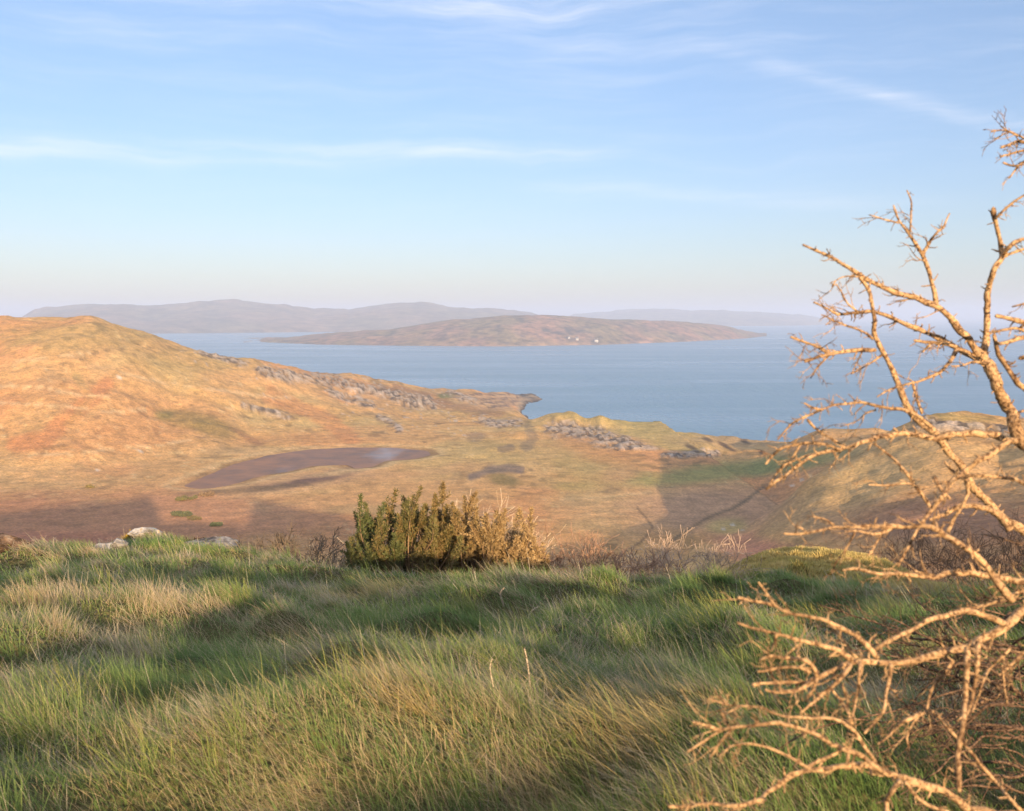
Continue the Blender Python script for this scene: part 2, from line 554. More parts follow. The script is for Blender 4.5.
def ground_z(x, y, fine=True):
    x, y = np.asarray(x, float), np.asarray(y, float)
    z = base_z(x, y)
    r = np.hypot(x, y)
    # relief of the moor at growing scales
    amp = sstep(20, 200, r)
    z = z + amp * (1.8 * fbm(x / 60, y / 60, 4, 3) + 1.3 * fbm(x / 14, y / 14, 3, 9) - 1.1 * np.maximum(0, 0.35 - np.abs(fbm(x / 34, y / 26, 3, 15))) / 0.35 + 0.45 * fbm(x / 4, y / 4, 3, 13)) * sstep(-3, 8, z)
    # tussocky hilltop
    near = 1 - sstep(24, 45, r)
    z = z + near * (0.38 * (1 - 0.62 * sstep(9, 16, r)) * fbm(x / 2.6, y / 2.2, 3, 21) + 0.25 * fbm(x / 0.8, y / 0.65, 2, 25)) * sstep(1.0, 3.0, r)
    # bank and knolls added behind the viewer, unseen, shaped to throw shade forward
    su, sv = x * math.cos(saz) + y * math.sin(saz), x * math.sin(saz) - y * math.cos(saz)
    shade_bank_h = 1.2 - 1.6 * sstep(2.2, 4.0, su) + 0.42 * fbm(su / 1.5, su * 0 + 3.3, 3, 44)
    shade_knoll = 11.2 * sstep(-0.5, -6.5, su) * (1 - sstep(-60, -85, su)) + 12.6 * sstep(15, 24, su) * (1 - sstep(42, 54, su))
    z = z + shade_knoll * (1 + 0.12 * fbm(su / 5, su * 0 + 8.8, 3, 48)) * np.exp(-((sv - 27) / 9) ** 2)
    z = z + np.maximum(shade_bank_h, -1.0) * np.exp(-((sv - 13.0) / 3.2) ** 2)
    # broken rocky shore
    z = z + 2.2 * fbm(x / 10, y / 22, 4, 17, 0.6) * np.exp(-(z / 3.5) ** 2) * (y > 620)
    # pond basin
    lim = 150
    q = (np.abs(x - np.mean([p[0] for p in pond_xy])) < lim) & (np.abs(y - np.mean([p[1] for p in pond_xy])) < lim)
    if q.any():
        xs, ys = x[q], y[q]
        d = seg_dist(xs, ys, pond_xy + [pond_xy[0]])
        d = np.where(in_poly(xs, ys, pond_xy), -d, d) + 0.8 * fbm(xs / 6, ys / 6, 2, 40)
        bank = POND_Z + np.clip(d * 0.10, -1.5, 60)
        k = sstep(2, 45, d)
        zz = np.where(d < 0, bank, bank * (1 - k) + z[q] * k)
        zz = np.where(d > 0, np.maximum(zz, POND_Z + 0.05 * np.minimum(d, 8)), zz)
        z[q] = zz
    return z


def paint(x, y, z, crag=True):
    """colour of the land, and extra crag height"""
    px, py, r, far = masks_far(x, y, z)
    px = px + 4 * fbm(x / 22, y / 22, 3, 90)
    py = py + 2.0 * fbm(x / 16, y / 16, 3, 95)
    n_big = fbm(x / 95, y / 130, 4, 51)
    n_mid = fbm(x / 24, y / 34, 4, 57)
    n_sm = fbm(x / 5, y / 7, 3, 63)
    gold = np.array([0.52, 0.315, 0.135])
    tan_ = np.array([0.58, 0.395, 0.190])
    red = np.array([0.49, 0.225, 0.095])
    green = np.array([0.34, 0.275, 0.10])
    dark = np.array([0.085, 0.070, 0.045])
    rockc = np.array([0.44, 0.37, 0.31])
    c = np.empty(x.shape + (3,))
    c[:] = gold

    def mixin(col, k):
        k = np.clip(k, 0, 1)[..., None]
        c[:] = c * (1 - k) + np.asarray(col) * k

    mixin(tan_, sstep(-0.1, 0.5, n_mid + 0.3 * n_sm) * 0.8)
    mixin(red, sstep(-0.05, 0.40, n_big * 0.8 + n_mid * 0.5) * 0.68)
    mixin(green, sstep(0.1, 0.55, -n_big * 0.8 + n_mid * 0.35) * 0.42)
    mixin(dark * 2.6, sstep(0.25, 0.6, fbm(x / 9, y / 16, 4, 99)) * 0.35)

    # heather and scrub scattered in clumps
    hs = sstep(0.66, 0.80, vnoise(x / 3.4, y / 4.6, 301)) * sstep(0.0, 0.3, fbm(x / 30, y / 40, 3, 305) + 0.08)
    mixin((0.20, 0.135, 0.065), hs * 0.7)
    hs = sstep(0.80, 0.90, vnoise(x / 1.9, y / 2.8, 311)) * sstep(-0.1, 0.2, fbm(x / 22, y / 30, 3, 315))
    mixin((0.66, 0.50, 0.27), hs * 0.6)
    # darker brown along the hollows
    rn = 1 - np.abs(fbm(x / 34, y / 26, 3, 15)) / 0.06
    mixin((0.30, 0.20, 0.085), np.clip(rn, 0, 1) * 0.55)

    def blob(cx, cy, rx, ry, col, k, rot=0.0, soft=0.5):
        dx, dy = px - cx, py - cy
        a = math.radians(rot)
        u = (dx * math.cos(a) + dy * math.sin(a)) / rx
        v = (-dx * math.sin(a) + dy * math.cos(a)) / ry
        d = np.sqrt(u * u + v * v) + 0.35 * n_mid + 0.18 * n_sm
        mixin(col, (1 - sstep(1 - soft, 1 + soft, d)) * k * far)

    def stroke(pts, w, col, k):
        d = seg_dist(px, py, pts) / w + 0.3 * n_mid + 0.2 * n_sm
        mixin(col, (1 - sstep(0.5, 1.2, d)) * k * far)

    # left hill: bracken gullies, greener top, dark heather
    blob(60, 335, 90, 14, green, 0.35)
    blob(200, 360, 60, 12, green, 0.35)
    stroke([(15, 445), (45, 440), (62, 425), (85, 405), (105, 385)], 9, red, 0.85)
    stroke([(75, 375), (92, 398), (70, 425)], 5, green, 0.35)
    blob(130, 430, 75, 22, red, 0.38, -10)
    blob(60, 395, 70, 14, red, 0.25)
    stroke([(270, 395), (305, 410), (335, 425), (352, 440)], 9, red, 0.6)
    blob(310, 440, 60, 6, red, 0.45)
    blob(190, 419, 28, 8, (0.23, 0.17, 0.06), 0.75, 8)
    blob(215, 428, 26, 8, (0.23, 0.17, 0.06), 0.75, 12)
    blob(248, 437, 20, 3, (0.24, 0.13, 0.07), 0.6, 30)
    blob(165, 414, 8, 4, (0.20, 0.17, 0.06), 0.7)
    blob(40, 475, 80, 18, tan_, 0.5)
    blob(120, 520, 260, 28, (0.42, 0.215, 0.125), 0.8)
    blob(60, 545, 120, 12, (0.44, 0.20, 0.12), 0.8)
    blob(420, 400, 50, 10, (0.30, 0.20, 0.11), 0.6)
    blob(383, 387, 16, 4, dark, 0.5, 25)
    stroke([(395, 388), (425, 396), (455, 408), (500, 412)], 5, (0.24, 0.14, 0.08), 0.65)
    blob(447, 396, 8, 3, (0.10, 0.14, 0.05), 0.8)
    # sheep tracks
    for tr in ([(0, 386), (40, 388), (75, 395), (110, 396)], [(0, 402), (50, 405), (110, 412), (150, 408)], [(120, 372), (170, 384), (230, 392), (290, 398)], [(30, 455), (90, 452), (150, 446), (190, 440)],
               [(560, 500), (600, 497), (650, 492)], [(0, 362), (50, 358), (90, 352)]):
        stroke(tr, 1.3, (0.62, 0.46, 0.26), 0.55)
    # shore and spit: rock shelves
    blob(510, 400, 42, 9, (0.40, 0.28, 0.18), 0.8)
    for k, yy in enumerate((394, 398.5, 402, 406)):
        stroke([(470 + 6 * k, yy + 1), (500, yy), (535 - 5 * k, yy - 1)], 1.0, (0.10, 0.08, 0.08), 0.8)
    # round the pond
    blob(320, 452, 130, 5, (0.46, 0.32, 0.16), 0.7)
    blob(305, 482, 75, 9, (0.47, 0.30, 0.17), 0.7, -8)
    blob(330, 475, 45, 4.5, (0.15, 0.09, 0.08), 0.8, -14)
    blob(292, 484, 40, 3.5, (0.13, 0.085, 0.07), 0.7, -6)
    blob(250, 489, 60, 2.5, (0.13, 0.10, 0.06), 0.6, -4)
    blob(350, 470, 40, 3, (0.55, 0.40, 0.20), 0.6, -10)
    blob(400, 490, 95, 14, (0.52, 0.31, 0.14), 0.6, -6)
    blob(440, 470, 60, 6, (0.50, 0.30, 0.15), 0.5, -8)
    blob(500, 452, 55, 12, (0.38, 0.30, 0.13), 0.5)
    stroke([(470, 478), (488, 470), (508, 468), (520, 470)], 5, (0.14, 0.12, 0.12), 0.75)
    blob(503, 480, 16, 6, (0.19, 0.155, 0.06), 0.8, 10)
    blob(385, 510, 70, 6, (0.36, 0.28, 0.14), 0.6)
    blob(475, 437, 9, 4, (0.17, 0.14, 0.12), 0.5)
    # middle hill
    blob(590, 417, 60, 5, green, 0.65, 5)
    blob(660, 435, 60, 12, (0.40, 0.33, 0.13), 0.7, 12)
    blob(590, 470, 50, 24, (0.37, 0.30, 0.12), 0.6)
    blob(600, 450, 40, 14, red, 0.45, 20)
    blob(575, 487, 22, 5, green, 0.5)
    blob(610, 490, 10, 3, dark, 0.55)
    stroke([(526, 424), (532, 436), (526, 448)], 6, (0.17, 0.14, 0.10), 0.6)  # gully shade painted into the land colour
    stroke([(500, 450), (512, 447)], 4, (0.13, 0.11, 0.10), 0.6)
    blob(640, 510, 90, 22, (0.50, 0.36, 0.19), 0.6)
    blob(620, 475, 24, 10, (0.42, 0.26, 0.14), 0.5)
    # shaded valley on the right: green strip, heather, stream
    blob(715, 472, 80, 9, (0.20, 0.25, 0.085), 0.75, -6)
    blob(800, 460, 60, 10, (0.19, 0.23, 0.085), 0.7, -10)
    blob(720, 510, 80, 22, (0.38, 0.24, 0.16), 0.75)
    blob(740, 440, 60, 8, (0.34, 0.24, 0.14), 0.6)
    for cx, cy in ((708, 440), (729, 449), (724, 445), (745, 441), (690, 447), (760, 452)):
        blob(cx, cy, 6, 2.0, (0.07, 0.05, 0.04), 0.8, 25)
    stroke([(765, 486), (745, 500), (725, 511), (700, 520), (672, 540), (650, 560)], 1.7, (0.12, 0.10, 0.06), 0.7)
    stroke([(636, 508), (646, 520), (652, 528), (640, 542), (620, 555)], 1.2, (0.14, 0.10, 0.06), 0.7)
    # headland
    blob(870, 480, 90, 30, (0.45, 0.33, 0.16), 0.6, -30)
    blob(930, 418, 60, 6, green, 0.6, 3)
    blob(960, 430, 60, 8, (0.20, 0.15, 0.09), 0.6)
    blob(930, 520, 110, 24, (0.27, 0.155, 0.105), 0.75)
    blob(745, 545, 40, 16, (0.50, 0.24, 0.15), 0.7, 20)
    blob(790, 560, 60, 14, (0.47, 0.23, 0.145), 0.7, 15)
    blob(725, 527, 22, 8, (0.40, 0.34, 0.13), 0.7)
    blob(780, 520, 30, 10, (0.40, 0.27, 0.13), 0.7, -40)
    for cx, cy in ((722, 528), (731, 524), (742, 530), (791, 486), (800, 480), (140, 452), (96, 470), (118, 377)):
        blob(cx, cy, 2.5, 1.2, (0.55, 0.52, 0.47), 0.8)
    pd = seg_dist(x, y, pond_xy + [pond_xy[0]]) + 1.5 * n_sm
    mixin((0.22, 0.14, 0.07), (1 - sstep(1.5, 4.5, pd)) * sstep(-0.3, 0.2, n_mid) * 0.8)
    mixin((0.60, 0.45, 0.25), (1 - sstep(4.0, 9.0, pd)) * sstep(3.0, 4.5, pd) * 0.5)
    # crags
    dz = np.zeros(x.shape)
    jag = fbm(x / 3.2, y / 4.2, 3, 71, 0.7)
    cell = vnoise(x / 1.6, y / 2.4, 77)
    for pts, hw, hgt, (ya, yb) in crag_lines:
        ok = far & (y > ya) & (y < yb)
        d = seg_dist(px, py, pts) / hw + 0.45 * n_sm
        k = (1 - sstep(0.4, 1.1, d)) * ok
        spots = sstep(-0.15, 0.10, jag + 0.4 * (cell - 0.5))
        mixin((0.27, 0.19, 0.12), k * 0.6)
        mixin(rockc * 1.0, k * spots * 0.9)
        mixin((0.10, 0.08, 0.065), k * sstep(0.55, 0.72, vnoise(x / 1.5, y / 3.0, 83)) * 0.9)
        dz += k * hgt * (0.35 + jag) * 0.6
    # scattered stones on the left ridge
    sc = seg_dist(px, py, [(205, 352), (300, 385), (400, 402), (470, 420)]) / 26
    st = (vnoise(x / 1.4, y / 2.2, 88) > 0.90) & far & (y > 380)
    mixin(rockc, st * (1 - sstep(0.6, 1.2, sc)) * 0.9)
    dz += st * (1 - sstep(0.6, 1.2, sc)) * 0.6
    # wet shore rim just above the tide
    mixin((0.30, 0.235, 0.17), sstep(3.5, 1.0, z) * far)
    mixin((0.07, 0.06, 0.055), sstep(1.6, 0.4, z + 0.7 * n_sm) * far)
    # the hilltop itself: dark thatch under the grass, bare earth by the tree
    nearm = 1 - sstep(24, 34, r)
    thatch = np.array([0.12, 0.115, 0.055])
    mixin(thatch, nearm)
    be = np.hypot((x - 2.5) / 0.38, (y - 4.9) / 0.6) + 0.3 * fbm(x / 0.3, y / 0.3, 3, 5)
    mixin((0.26, 0.135, 0.065), (1 - sstep(0.7, 1.1, be)))
    return c, dz


th_in = np.arange(-31.5, 31.5001, 0.12)
th_out = np.arange(31.5 + 2.2, 360 - 31.5 - 1.0, 2.4)
TH = np.radians(np.concatenate([th_in, th_out]))
r1 = 0.5 * np.exp(np.arange(0, math.log(110 / 0.5), 0.017))
r2 = 110 * np.exp(np.arange(0, math.log(1750 / 110), 0.0078))
RR = np.concatenate([r1, r2])
gx = RR[:, None] * np.sin(TH)[None]
gy = RR[:, None] * np.cos(TH)[None]
gz = ground_z(gx, gy)
gc, gdz = paint(gx, gy, gz)
gz = gz + gdz
nr, nc_ = gx.shape
V = np.stack([gx, gy, gz], -1).reshape(-1, 3)
cz0 = float(ground_z(np.array([0.0]), np.array([0.0]))[0])
V = np.vstack([V, [[0, 0, cz0]]])
gq = grid_quads(nr, nc_, wrap=True)[:, ::-1]
fan_j = np.arange(nc_)
fan = np.stack([np.full(nc_, len(V) - 1), (fan_j + 1) % nc_, fan_j], 1)
idx = np.concatenate([gq.ravel(), fan.ravel()])
tot = np.concatenate([np.full(len(gq), 4), np.full(len(fan), 3)])
st_ = np.concatenate([[0], np.cumsum(tot)[:-1]])
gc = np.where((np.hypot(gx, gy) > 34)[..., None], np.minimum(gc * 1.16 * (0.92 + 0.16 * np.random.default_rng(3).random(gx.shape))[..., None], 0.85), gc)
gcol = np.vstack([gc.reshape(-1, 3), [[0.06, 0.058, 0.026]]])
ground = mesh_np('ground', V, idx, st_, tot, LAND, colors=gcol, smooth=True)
tag(ground, kind='structure')

# ------------------------------------------------------------------ sea, pond
def water_material(name, col, wave, dist, rough):
    m, t, b = mat(name, rough, 0.5)
    b.inputs['Base Color'].default_value = (*col, 1)
    b.inputs['IOR'].default_value = 1.33
    n1 = obj_noise(t, wave, 4, 0.6, (1.0, 0.55, 1.0))
    n2 = obj_noise(t, wave * 0.11, 3, 0.5, (1.0, 0.3, 1.0))
    bump(t, b, M(t, 'ADD', n1, M(t, 'MULTIPLY', n2, 2.0)), 1.0, dist)
    return m


SEA = water_material('sea water', (0.12, 0.265, 0.40), 0.16, 1.5, 0.32)
_t = SEA.node_tree
_ln = obj_noise(_t, 0.0045, 4, 0.6, (0.35, 1.6, 1.0))
L(_t, ramp(_t, _ln, [(0.35, (0.22, 0.22, 0.22)), (0.65, (0.50, 0.50, 0.50))]), _t.nodes['Principled BSDF'].inputs['Roughness'])
L(_t, ramp(_t, _ln, [(0.35, (0.105, 0.215, 0.315)), (0.65, (0.155, 0.29, 0.40))]), _t.nodes['Principled BSDF'].inputs['Base Color'])
th = np.linspace(0, 2 * np.pi, 97)[:-1]
rs = np.array([0.0, 300, 800, 2000, 5000, 12000, 30000])
v = [[0, 0, 0]]
f = []
for r in rs[1:]:
    v += [[r * math.sin(a), r * math.cos(a), 0] for a in th]
nt_ = len(th)
for j in range(nt_):
    f.append((0, 1 + (j + 1) % nt_, 1 + j))
for i in range(len(rs) - 2):
    for j in range(nt_):
        a, b_ = 1 + i * nt_ + j, 1 + i * nt_ + (j + 1) % nt_
        f.append((a, b_, b_ + nt_, a + nt_))
sea = mixed('sea', np.array(v, float), f, SEA)
tag(sea, kind='structure')

POND, t, b = mat('brown pond water', 0.5, 0.2)
b.inputs['Base Color'].default_value = (0.40, 0.225, 0.165, 1)
L(t, ramp(t, obj_noise(t, 0.10, 5, 0.65), [(0.35, (0.15, 0.07, 0.022)), (0.65, (0.30, 0.13, 0.035))]), b.inputs['Base Color'])  # mottled brown base colour over the whole pond
gl = N(t, 'ShaderNodeBsdfGlossy', inp={'Roughness': 0.12})
bp = N(t, 'ShaderNodeBump', inp={'Strength': 1.0, 'Distance': 0.01})
L(t, obj_noise(t, 1.1, 4, 0.6), bp.inputs['Height'])
L(t, bp.outputs[0], gl.inputs['Normal'])
mx = N(t, 'ShaderNodeMixShader')
L(t, M(t, 'ADD', M(t, 'MULTIPLY', M(t, 'SUBTRACT', obj_noise(t, 0.035, 4, 0.6, (1, 0.4, 1)), 0.56), 1.5, clamp=True), 0.03), mx.inputs[0])
L(t, b.outputs[0], mx.inputs[1])
L(t, gl.outputs[0], mx.inputs[2])
L(t, mx.outputs[0], t.nodes['Material Output'].inputs[0])
# the sheet lies a little wider than the basin, the bank cuts it
pc = np.array(pond_xy)
ctr = pc.mean(0)
d_ = pc - ctr
pw = ctr + d_ * (1 + 3.0 / np.linalg.norm(d_, axis=1))[:, None]
pond = mixed('pond', np.column_stack([pw, np.full(len(pw), POND_Z)]), [list(range(len(pw)))[::-1]], POND)
if pond.data.polygons[0].normal.z < 0:
    pond.data.flip_normals()
tag(pond, kind='structure')

# ------------------------------------------------------------------ island and far hills
def massif(name, base, crest, depth, front_frac, seed, cols, matname, rough_amp=6.0, n=520, mrows=70):
    """base: [(px, py)] shoreline on the water; crest: [(px, py)] skyline; depth: metres from shore to back"""
    bx, by = zip(*base)
    cx, cy = zip(*crest)
    px = np.linspace(bx[0], bx[-1], n)
    pyb = np.interp(px, bx, by)
    pyc = np.interp(px, cx, cy)
    ksm = np.hanning(9)
    ksm /= ksm.sum()
    pyc = np.convolve(np.pad(pyc, 4, 'edge'), ksm, 'valid')
    pyc = pyc + (0.9 * fbm(px / 26, px * 0 + seed, 4, seed, 0.6) + 0.5 * fbm(px / 7, px * 0 + seed, 2, seed + 1)) * (depth / 2600) ** 0.4
    Yb = np.array([on_plane(a, b, 0.0)[1] for a, b in zip(px, pyb)])
    v_ = np.linspace(0, 1, mrows)[:, None]
    Y = Yb[None] + depth * v_
    Yc = Yb + depth * front_frac
    hc = np.array([at(a, b, c)[2] for a, b, c in zip(px, pyc, Yc)])
    edge = np.clip(np.minimum(px - px[0], px[-1] - px) / (0.05 * (px[-1] - px[0])), 0, 1)
    hc = np.maximum(hc, 1) * edge ** 0.5
    X = (px[None] - 512) / FPX * Y
    t = v_ / front_frac
    prof = np.where(t < 1, np.sin(np.clip(t, 0, 1) * np.pi / 2) ** 0.85, np.cos(np.clip((v_ - front_frac) / (1 - front_frac), 0, 1) * np.pi / 2))
    nse = fbm(X / (depth * 0.16), Y / (depth * 0.2), 5, seed, 0.55)
    Z = -4 + (hc[None] + 4) * prof + rough_amp * nse * np.minimum(1, prof * 1.4) * (1 - 0.6 * np.exp(-((t - 1) / 0.25) ** 2))
    c = np.empty(X.shape + (3,))
    m1 = fbm(X / (depth * 0.10), Y / (depth * 0.16), 5, seed + 5)[..., None]
    m2 = fbm(X / (depth * 0.035), Y / (depth * 0.05), 4, seed + 8)[..., None]
    c[:] = cols[0]
    k = np.clip(0.5 + m1 * 1.6, 0, 1)
    c = c * (1 - k) + np.array(cols[1]) * k
    k = np.clip(m2 * 2.2 - 0.2, 0, 1)
    c = c * (1 - k) + np.array(cols[2]) * k
    low = sstep(0.20, 0.0, prof + 0.1 * m2[..., 0])[..., None]
    c = c * (1 - 0.5 * low) + np.array(cols[3]) * 0.5 * low
    m, tt, b = mat(matname, 0.95, 0.1)
    a = N(tt, 'ShaderNodeVertexColor', layer_name='col')
    n1 = obj_noise(tt, 30.0 / depth, 6, 0.7)
    L(tt, mulcol(tt, a.outputs[0], ramp(tt, n1, [(0.36, (0.35, 0.37, 0.4)), (0.64, (1.5, 1.45, 1.4))])), b.inputs['Base Color'])
    bump(tt, b, n1, 0.6, depth * 0.006)
    o = quads(name, np.stack([X, Y, Z], -1).reshape(-1, 3), grid_quads(mrows, n), m, colors=c.reshape(-1, 3), smooth=True)
    tag(o, kind='structure')
    return px, X, Y, Z


isl = massif('island', [(244, 343.5), (300, 345), (400, 346), (500, 346.5), (600, 345), (680, 342), (730, 339.5), (766, 337.5)],
             [(244, 341), (262, 338.5), (300, 336.5), (345, 332.5), (365, 331), (390, 330), (415, 326), (450, 320), (500, 316.5), (545, 315), (575, 317), (620, 319.5), (660, 320.5), (700, 323), (730, 327), (755, 333), (766, 336)],
             900, 0.55, 101, [(0.27, 0.155, 0.095), (0.20, 0.15, 0.07), (0.07, 0.055, 0.04), (0.30, 0.19, 0.14)], 'island moor', 12.0)
massif('far_hills', [(10, 334), (120, 334), (230, 333), (330, 332), (450, 332), (560, 331)],
       [(10, 314), (40, 309), (80, 306), (120, 305.5), (165, 306), (200, 302.5), (235, 301), (270, 305), (290, 307), (318, 309.5), (350, 310), (372, 306.5), (402, 302.5), (425, 303.5), (450, 308.5), (472, 309.5), (490, 307.5), (510, 310), (560, 316)],
       2600, 0.6, 131, [(0.21, 0.15, 0.10), (0.15, 0.13, 0.08), (0.09, 0.08, 0.05), (0.16, 0.12, 0.08)], 'far moor', 40.0)
massif('headland_far', [(560, 325), (650, 325.5), (760, 326), (800, 325.5), (835, 324)],
       [(560, 315), (585, 313), (625, 309.5), (655, 308.5), (690, 310.5), (720, 310), (760, 312), (800, 315), (820, 317.5), (835, 321)],
       2600, 0.6, 151, [(0.20, 0.16, 0.10), (0.15, 0.14, 0.08), (0.09, 0.08, 0.05), (0.16, 0.13, 0.09)], 'far farmland', 14.0)

# ------------------------------------------------------------------ haze
hb = 31000.0
z0, z1 = -12.0, 200.0
hv = np.array([[x, y, z] for z in (z0, z1) for x, y in ((-hb, -hb), (hb, -hb), (hb, hb), (-hb, hb))])
haze = quads('haze', hv, [(0, 3, 2, 1), (4, 5, 6, 7), (0, 1, 5, 4), (1, 2, 6, 5), (2, 3, 7, 6), (3, 0, 4, 7)], None)
hm = bpy.data.materials.new('evening haze')
hm.use_nodes = True
t = hm.node_tree
t.nodes.clear()
pv = N(t, 'ShaderNodeVolumePrincipled', inp={'Color': (0.64, 0.76, 1.0, 1), 'Density': 2.0e-4, 'Anisotropy': 0.0})
ho = N(t, 'ShaderNodeOutputMaterial')
L(t, pv.outputs[0], ho.inputs['Volume'])
haze.data.materials.append(hm)
tag(haze, kind='stuff', label='pale evening haze over the sea and the far hills', cat='haze')
S.cycles.volume_step_rate = 1.0

#@@OBJECTS@@
# ------------------------------------------------------------------ grass of the hilltop
def blades(x, y, z, length, heading, tilt, curve, width, c0, c1, segs=3):
    """curved tapering blades -> verts, colours, faces (numpy, one go)"""
    n = len(x)
    s = np.linspace(0, 1, segs + 1)
    ang = tilt[:, None] + curve[:, None] * s[None]
    ang_m = (ang[:, :-1] + ang[:, 1:]) / 2
    ds = (length / segs)[:, None]
    hr = np.concatenate([np.zeros((n, 1)), np.cumsum(np.sin(ang_m) * ds, 1)], 1)
    vr = np.concatenate([np.zeros((n, 1)), np.cumsum(np.cos(ang_m) * ds, 1)], 1)
    cx = x[:, None] + hr * np.sin(heading)[:, None]
    cy = y[:, None] + hr * np.cos(heading)[:, None]
    cz = z[:, None] + vr
    wa = heading + np.pi / 2 + rng.normal(0, 0.7, n)
    wx, wy = np.sin(wa), np.cos(wa)
    wd = width[:, None] * (1 - 0.75 * s[None] ** 1.5) / 2
    P = np.empty((n, 2 * segs + 1, 3))
    Cc = np.empty((n, 2 * segs + 1, 3))
    for k in range(segs):
        for q, sg in ((0, -1), (1, 1)):
            P[:, 2 * k + q, 0] = cx[:, k] + sg * wd[:, k] * wx
            P[:, 2 * k + q, 1] = cy[:, k] + sg * wd[:, k] * wy
            P[:, 2 * k + q, 2] = cz[:, k]
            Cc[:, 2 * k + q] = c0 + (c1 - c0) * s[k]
    P[:, -1] = np.stack([cx[:, -1], cy[:, -1], cz[:, -1]], 1)
    Cc[:, -1] = c1
    nv = 2 * segs + 1
    pat, tt = [], []
    for k in range(segs - 1):
        pat += [2 * k, 2 * k + 1, 2 * k + 3, 2 * k + 2]
        tt.append(4)
    pat += [2 * segs - 2, 2 * segs - 1, 2 * segs]
    tt.append(3)
    F = (np.arange(n) * nv)[:, None] + np.array(pat)[None]
    return P.reshape(-1, 3), Cc.reshape(-1, 3), F.ravel(), np.tile(tt, n)


def join_np(name, packs, m, parent=None):
    off, Vs, Cs, Fs, Ts = 0, [], [], [], []
    for v_, c_, f_, t_ in packs:
        Vs.append(v_), Cs.append(c_), Fs.append(f_ + off), Ts.append(t_)
        off += len(v_)
    tot_ = np.concatenate(Ts)
    st = np.concatenate([[0], np.cumsum(tot_)[:-1]])
    return mesh_np(name, np.vstack(Vs), np.concatenate(Fs), st, tot_, m, parent=parent, colors=np.vstack(Cs))


def near_fan(n, r0, r1, half=40.0, power=1.0):
    u = rng.random(n)
    r = r0 + (r1 - r0) * u ** power
    a = np.radians(rng.uniform(-half, half, n))
    return r * np.sin(a), r * np.cos(a)


GRASS = vcol_material('grass blades', 0.6, 0.35, 0.3)
STRAW = np.array([0.72, 0.575, 0.340])
PALE = np.array([0.78, 0.69, 0.51])
RUST = np.array([0.40, 0.255, 0.13])
G_MD = np.array([0.155, 0.262, 0.078])
G_LT = np.array([0.31, 0.425, 0.125])
G_YL = np.array([0.64, 0.55, 0.13])
ROCK_SPOTS = [(140, 537, 17.6, 0.42), (206, 546, 16.6, 0.60), (100, 570, 14.0, 0.42), (-2, 568, 13.2, 0.60)]
rock_xy = [(at(p, q, Y)[0], Y, r) for p, q, Y, r in ROCK_SPOTS]
MOSS_C = (at(790, 575, 23.5)[0], 23.0)


def keep_off(x, y):
    ok = np.ones(len(x), bool)
    for rx, ry, rr in rock_xy:
        ok &= (np.hypot((x - rx) / (rr * 0.95), (y - ry) / (rr * 0.6)) > 1)
    ok &= np.hypot((x - MOSS_C[0] - 0.4) / 3.1, (y - MOSS_C[1] + 1.2) / 4.0) > rng.uniform(0.75, 1.1, len(x))
    be = np.hypot((x - 2.5) / 0.38, (y - 4.9) / 0.6)
    ok &= (be > 0.9) | (rng.random(len(x)) < 0.25)
    return ok


packs = []
# 1) short green sward
n = 620000
x, y = near_fan(n, 1.4, 22.0, 40, 1.05)
k = keep_off(x, y)
x, y = x[k], y[k]
n = len(x)
z = ground_z(x, y)
r = np.hypot(x, y)
clump = fbm(x / 0.55, y / 0.45, 3, 201)
big = fbm(x / 2.4, y / 1.8, 3, 207)
ln = (0.075 + 0.065 * rng.random(n)) * (1 + 0.95 * clump) * (1 + 0.25 * big)
ln = np.maximum(ln, 0.045) * (0.8 + 0.2 * sstep(3, 8, r))
hd = rad(-75) + rng.normal(0, 0.95, n) + 1.5 * fbm(x / 1.6, y / 1.6, 2, 211)
tl = np.abs(rng.normal(0.42, 0.26, n)) + 0.25 * sstep(2.5, 7, r)
cu = rng.uniform(0.1, 0.9, n)
w = np.maximum(0.0026, r * 0.00050) * rng.uniform(0.7, 1.3, n)
gk = np.clip(0.45 + 0.9 * fbm(x / 1.1, y / 0.9, 3, 215) + rng.normal(0, 0.22, n), 0, 1)[:, None]
tip = G_MD * (1 - gk) + G_LT * gk
yk = np.clip(sstep(0.15, 0.6, fbm(x / 1.3, y / 1.0, 3, 219)) * 0.6 + rng.normal(0, 0.12, n), 0, 1)[:, None]
# straw share of the sward, richer on the left and near the crest
sk = (rng.random(n) < np.clip(0.06 + 0.55 * fbm(x / 1.9, y / 1.2, 3, 223) + 0.12 * sstep(1, -4, x), 0.04, 0.75))[:, None]
tip = tip * (1 - 0.6 * yk) + G_YL * 0.6 * yk
tip = np.where(sk, STRAW * rng.uniform(0.65, 1.05, n)[:, None], tip)
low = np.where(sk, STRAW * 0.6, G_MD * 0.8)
packs.append(blades(x, y, z - 0.01, ln, hd, tl, cu, w, low, tip))
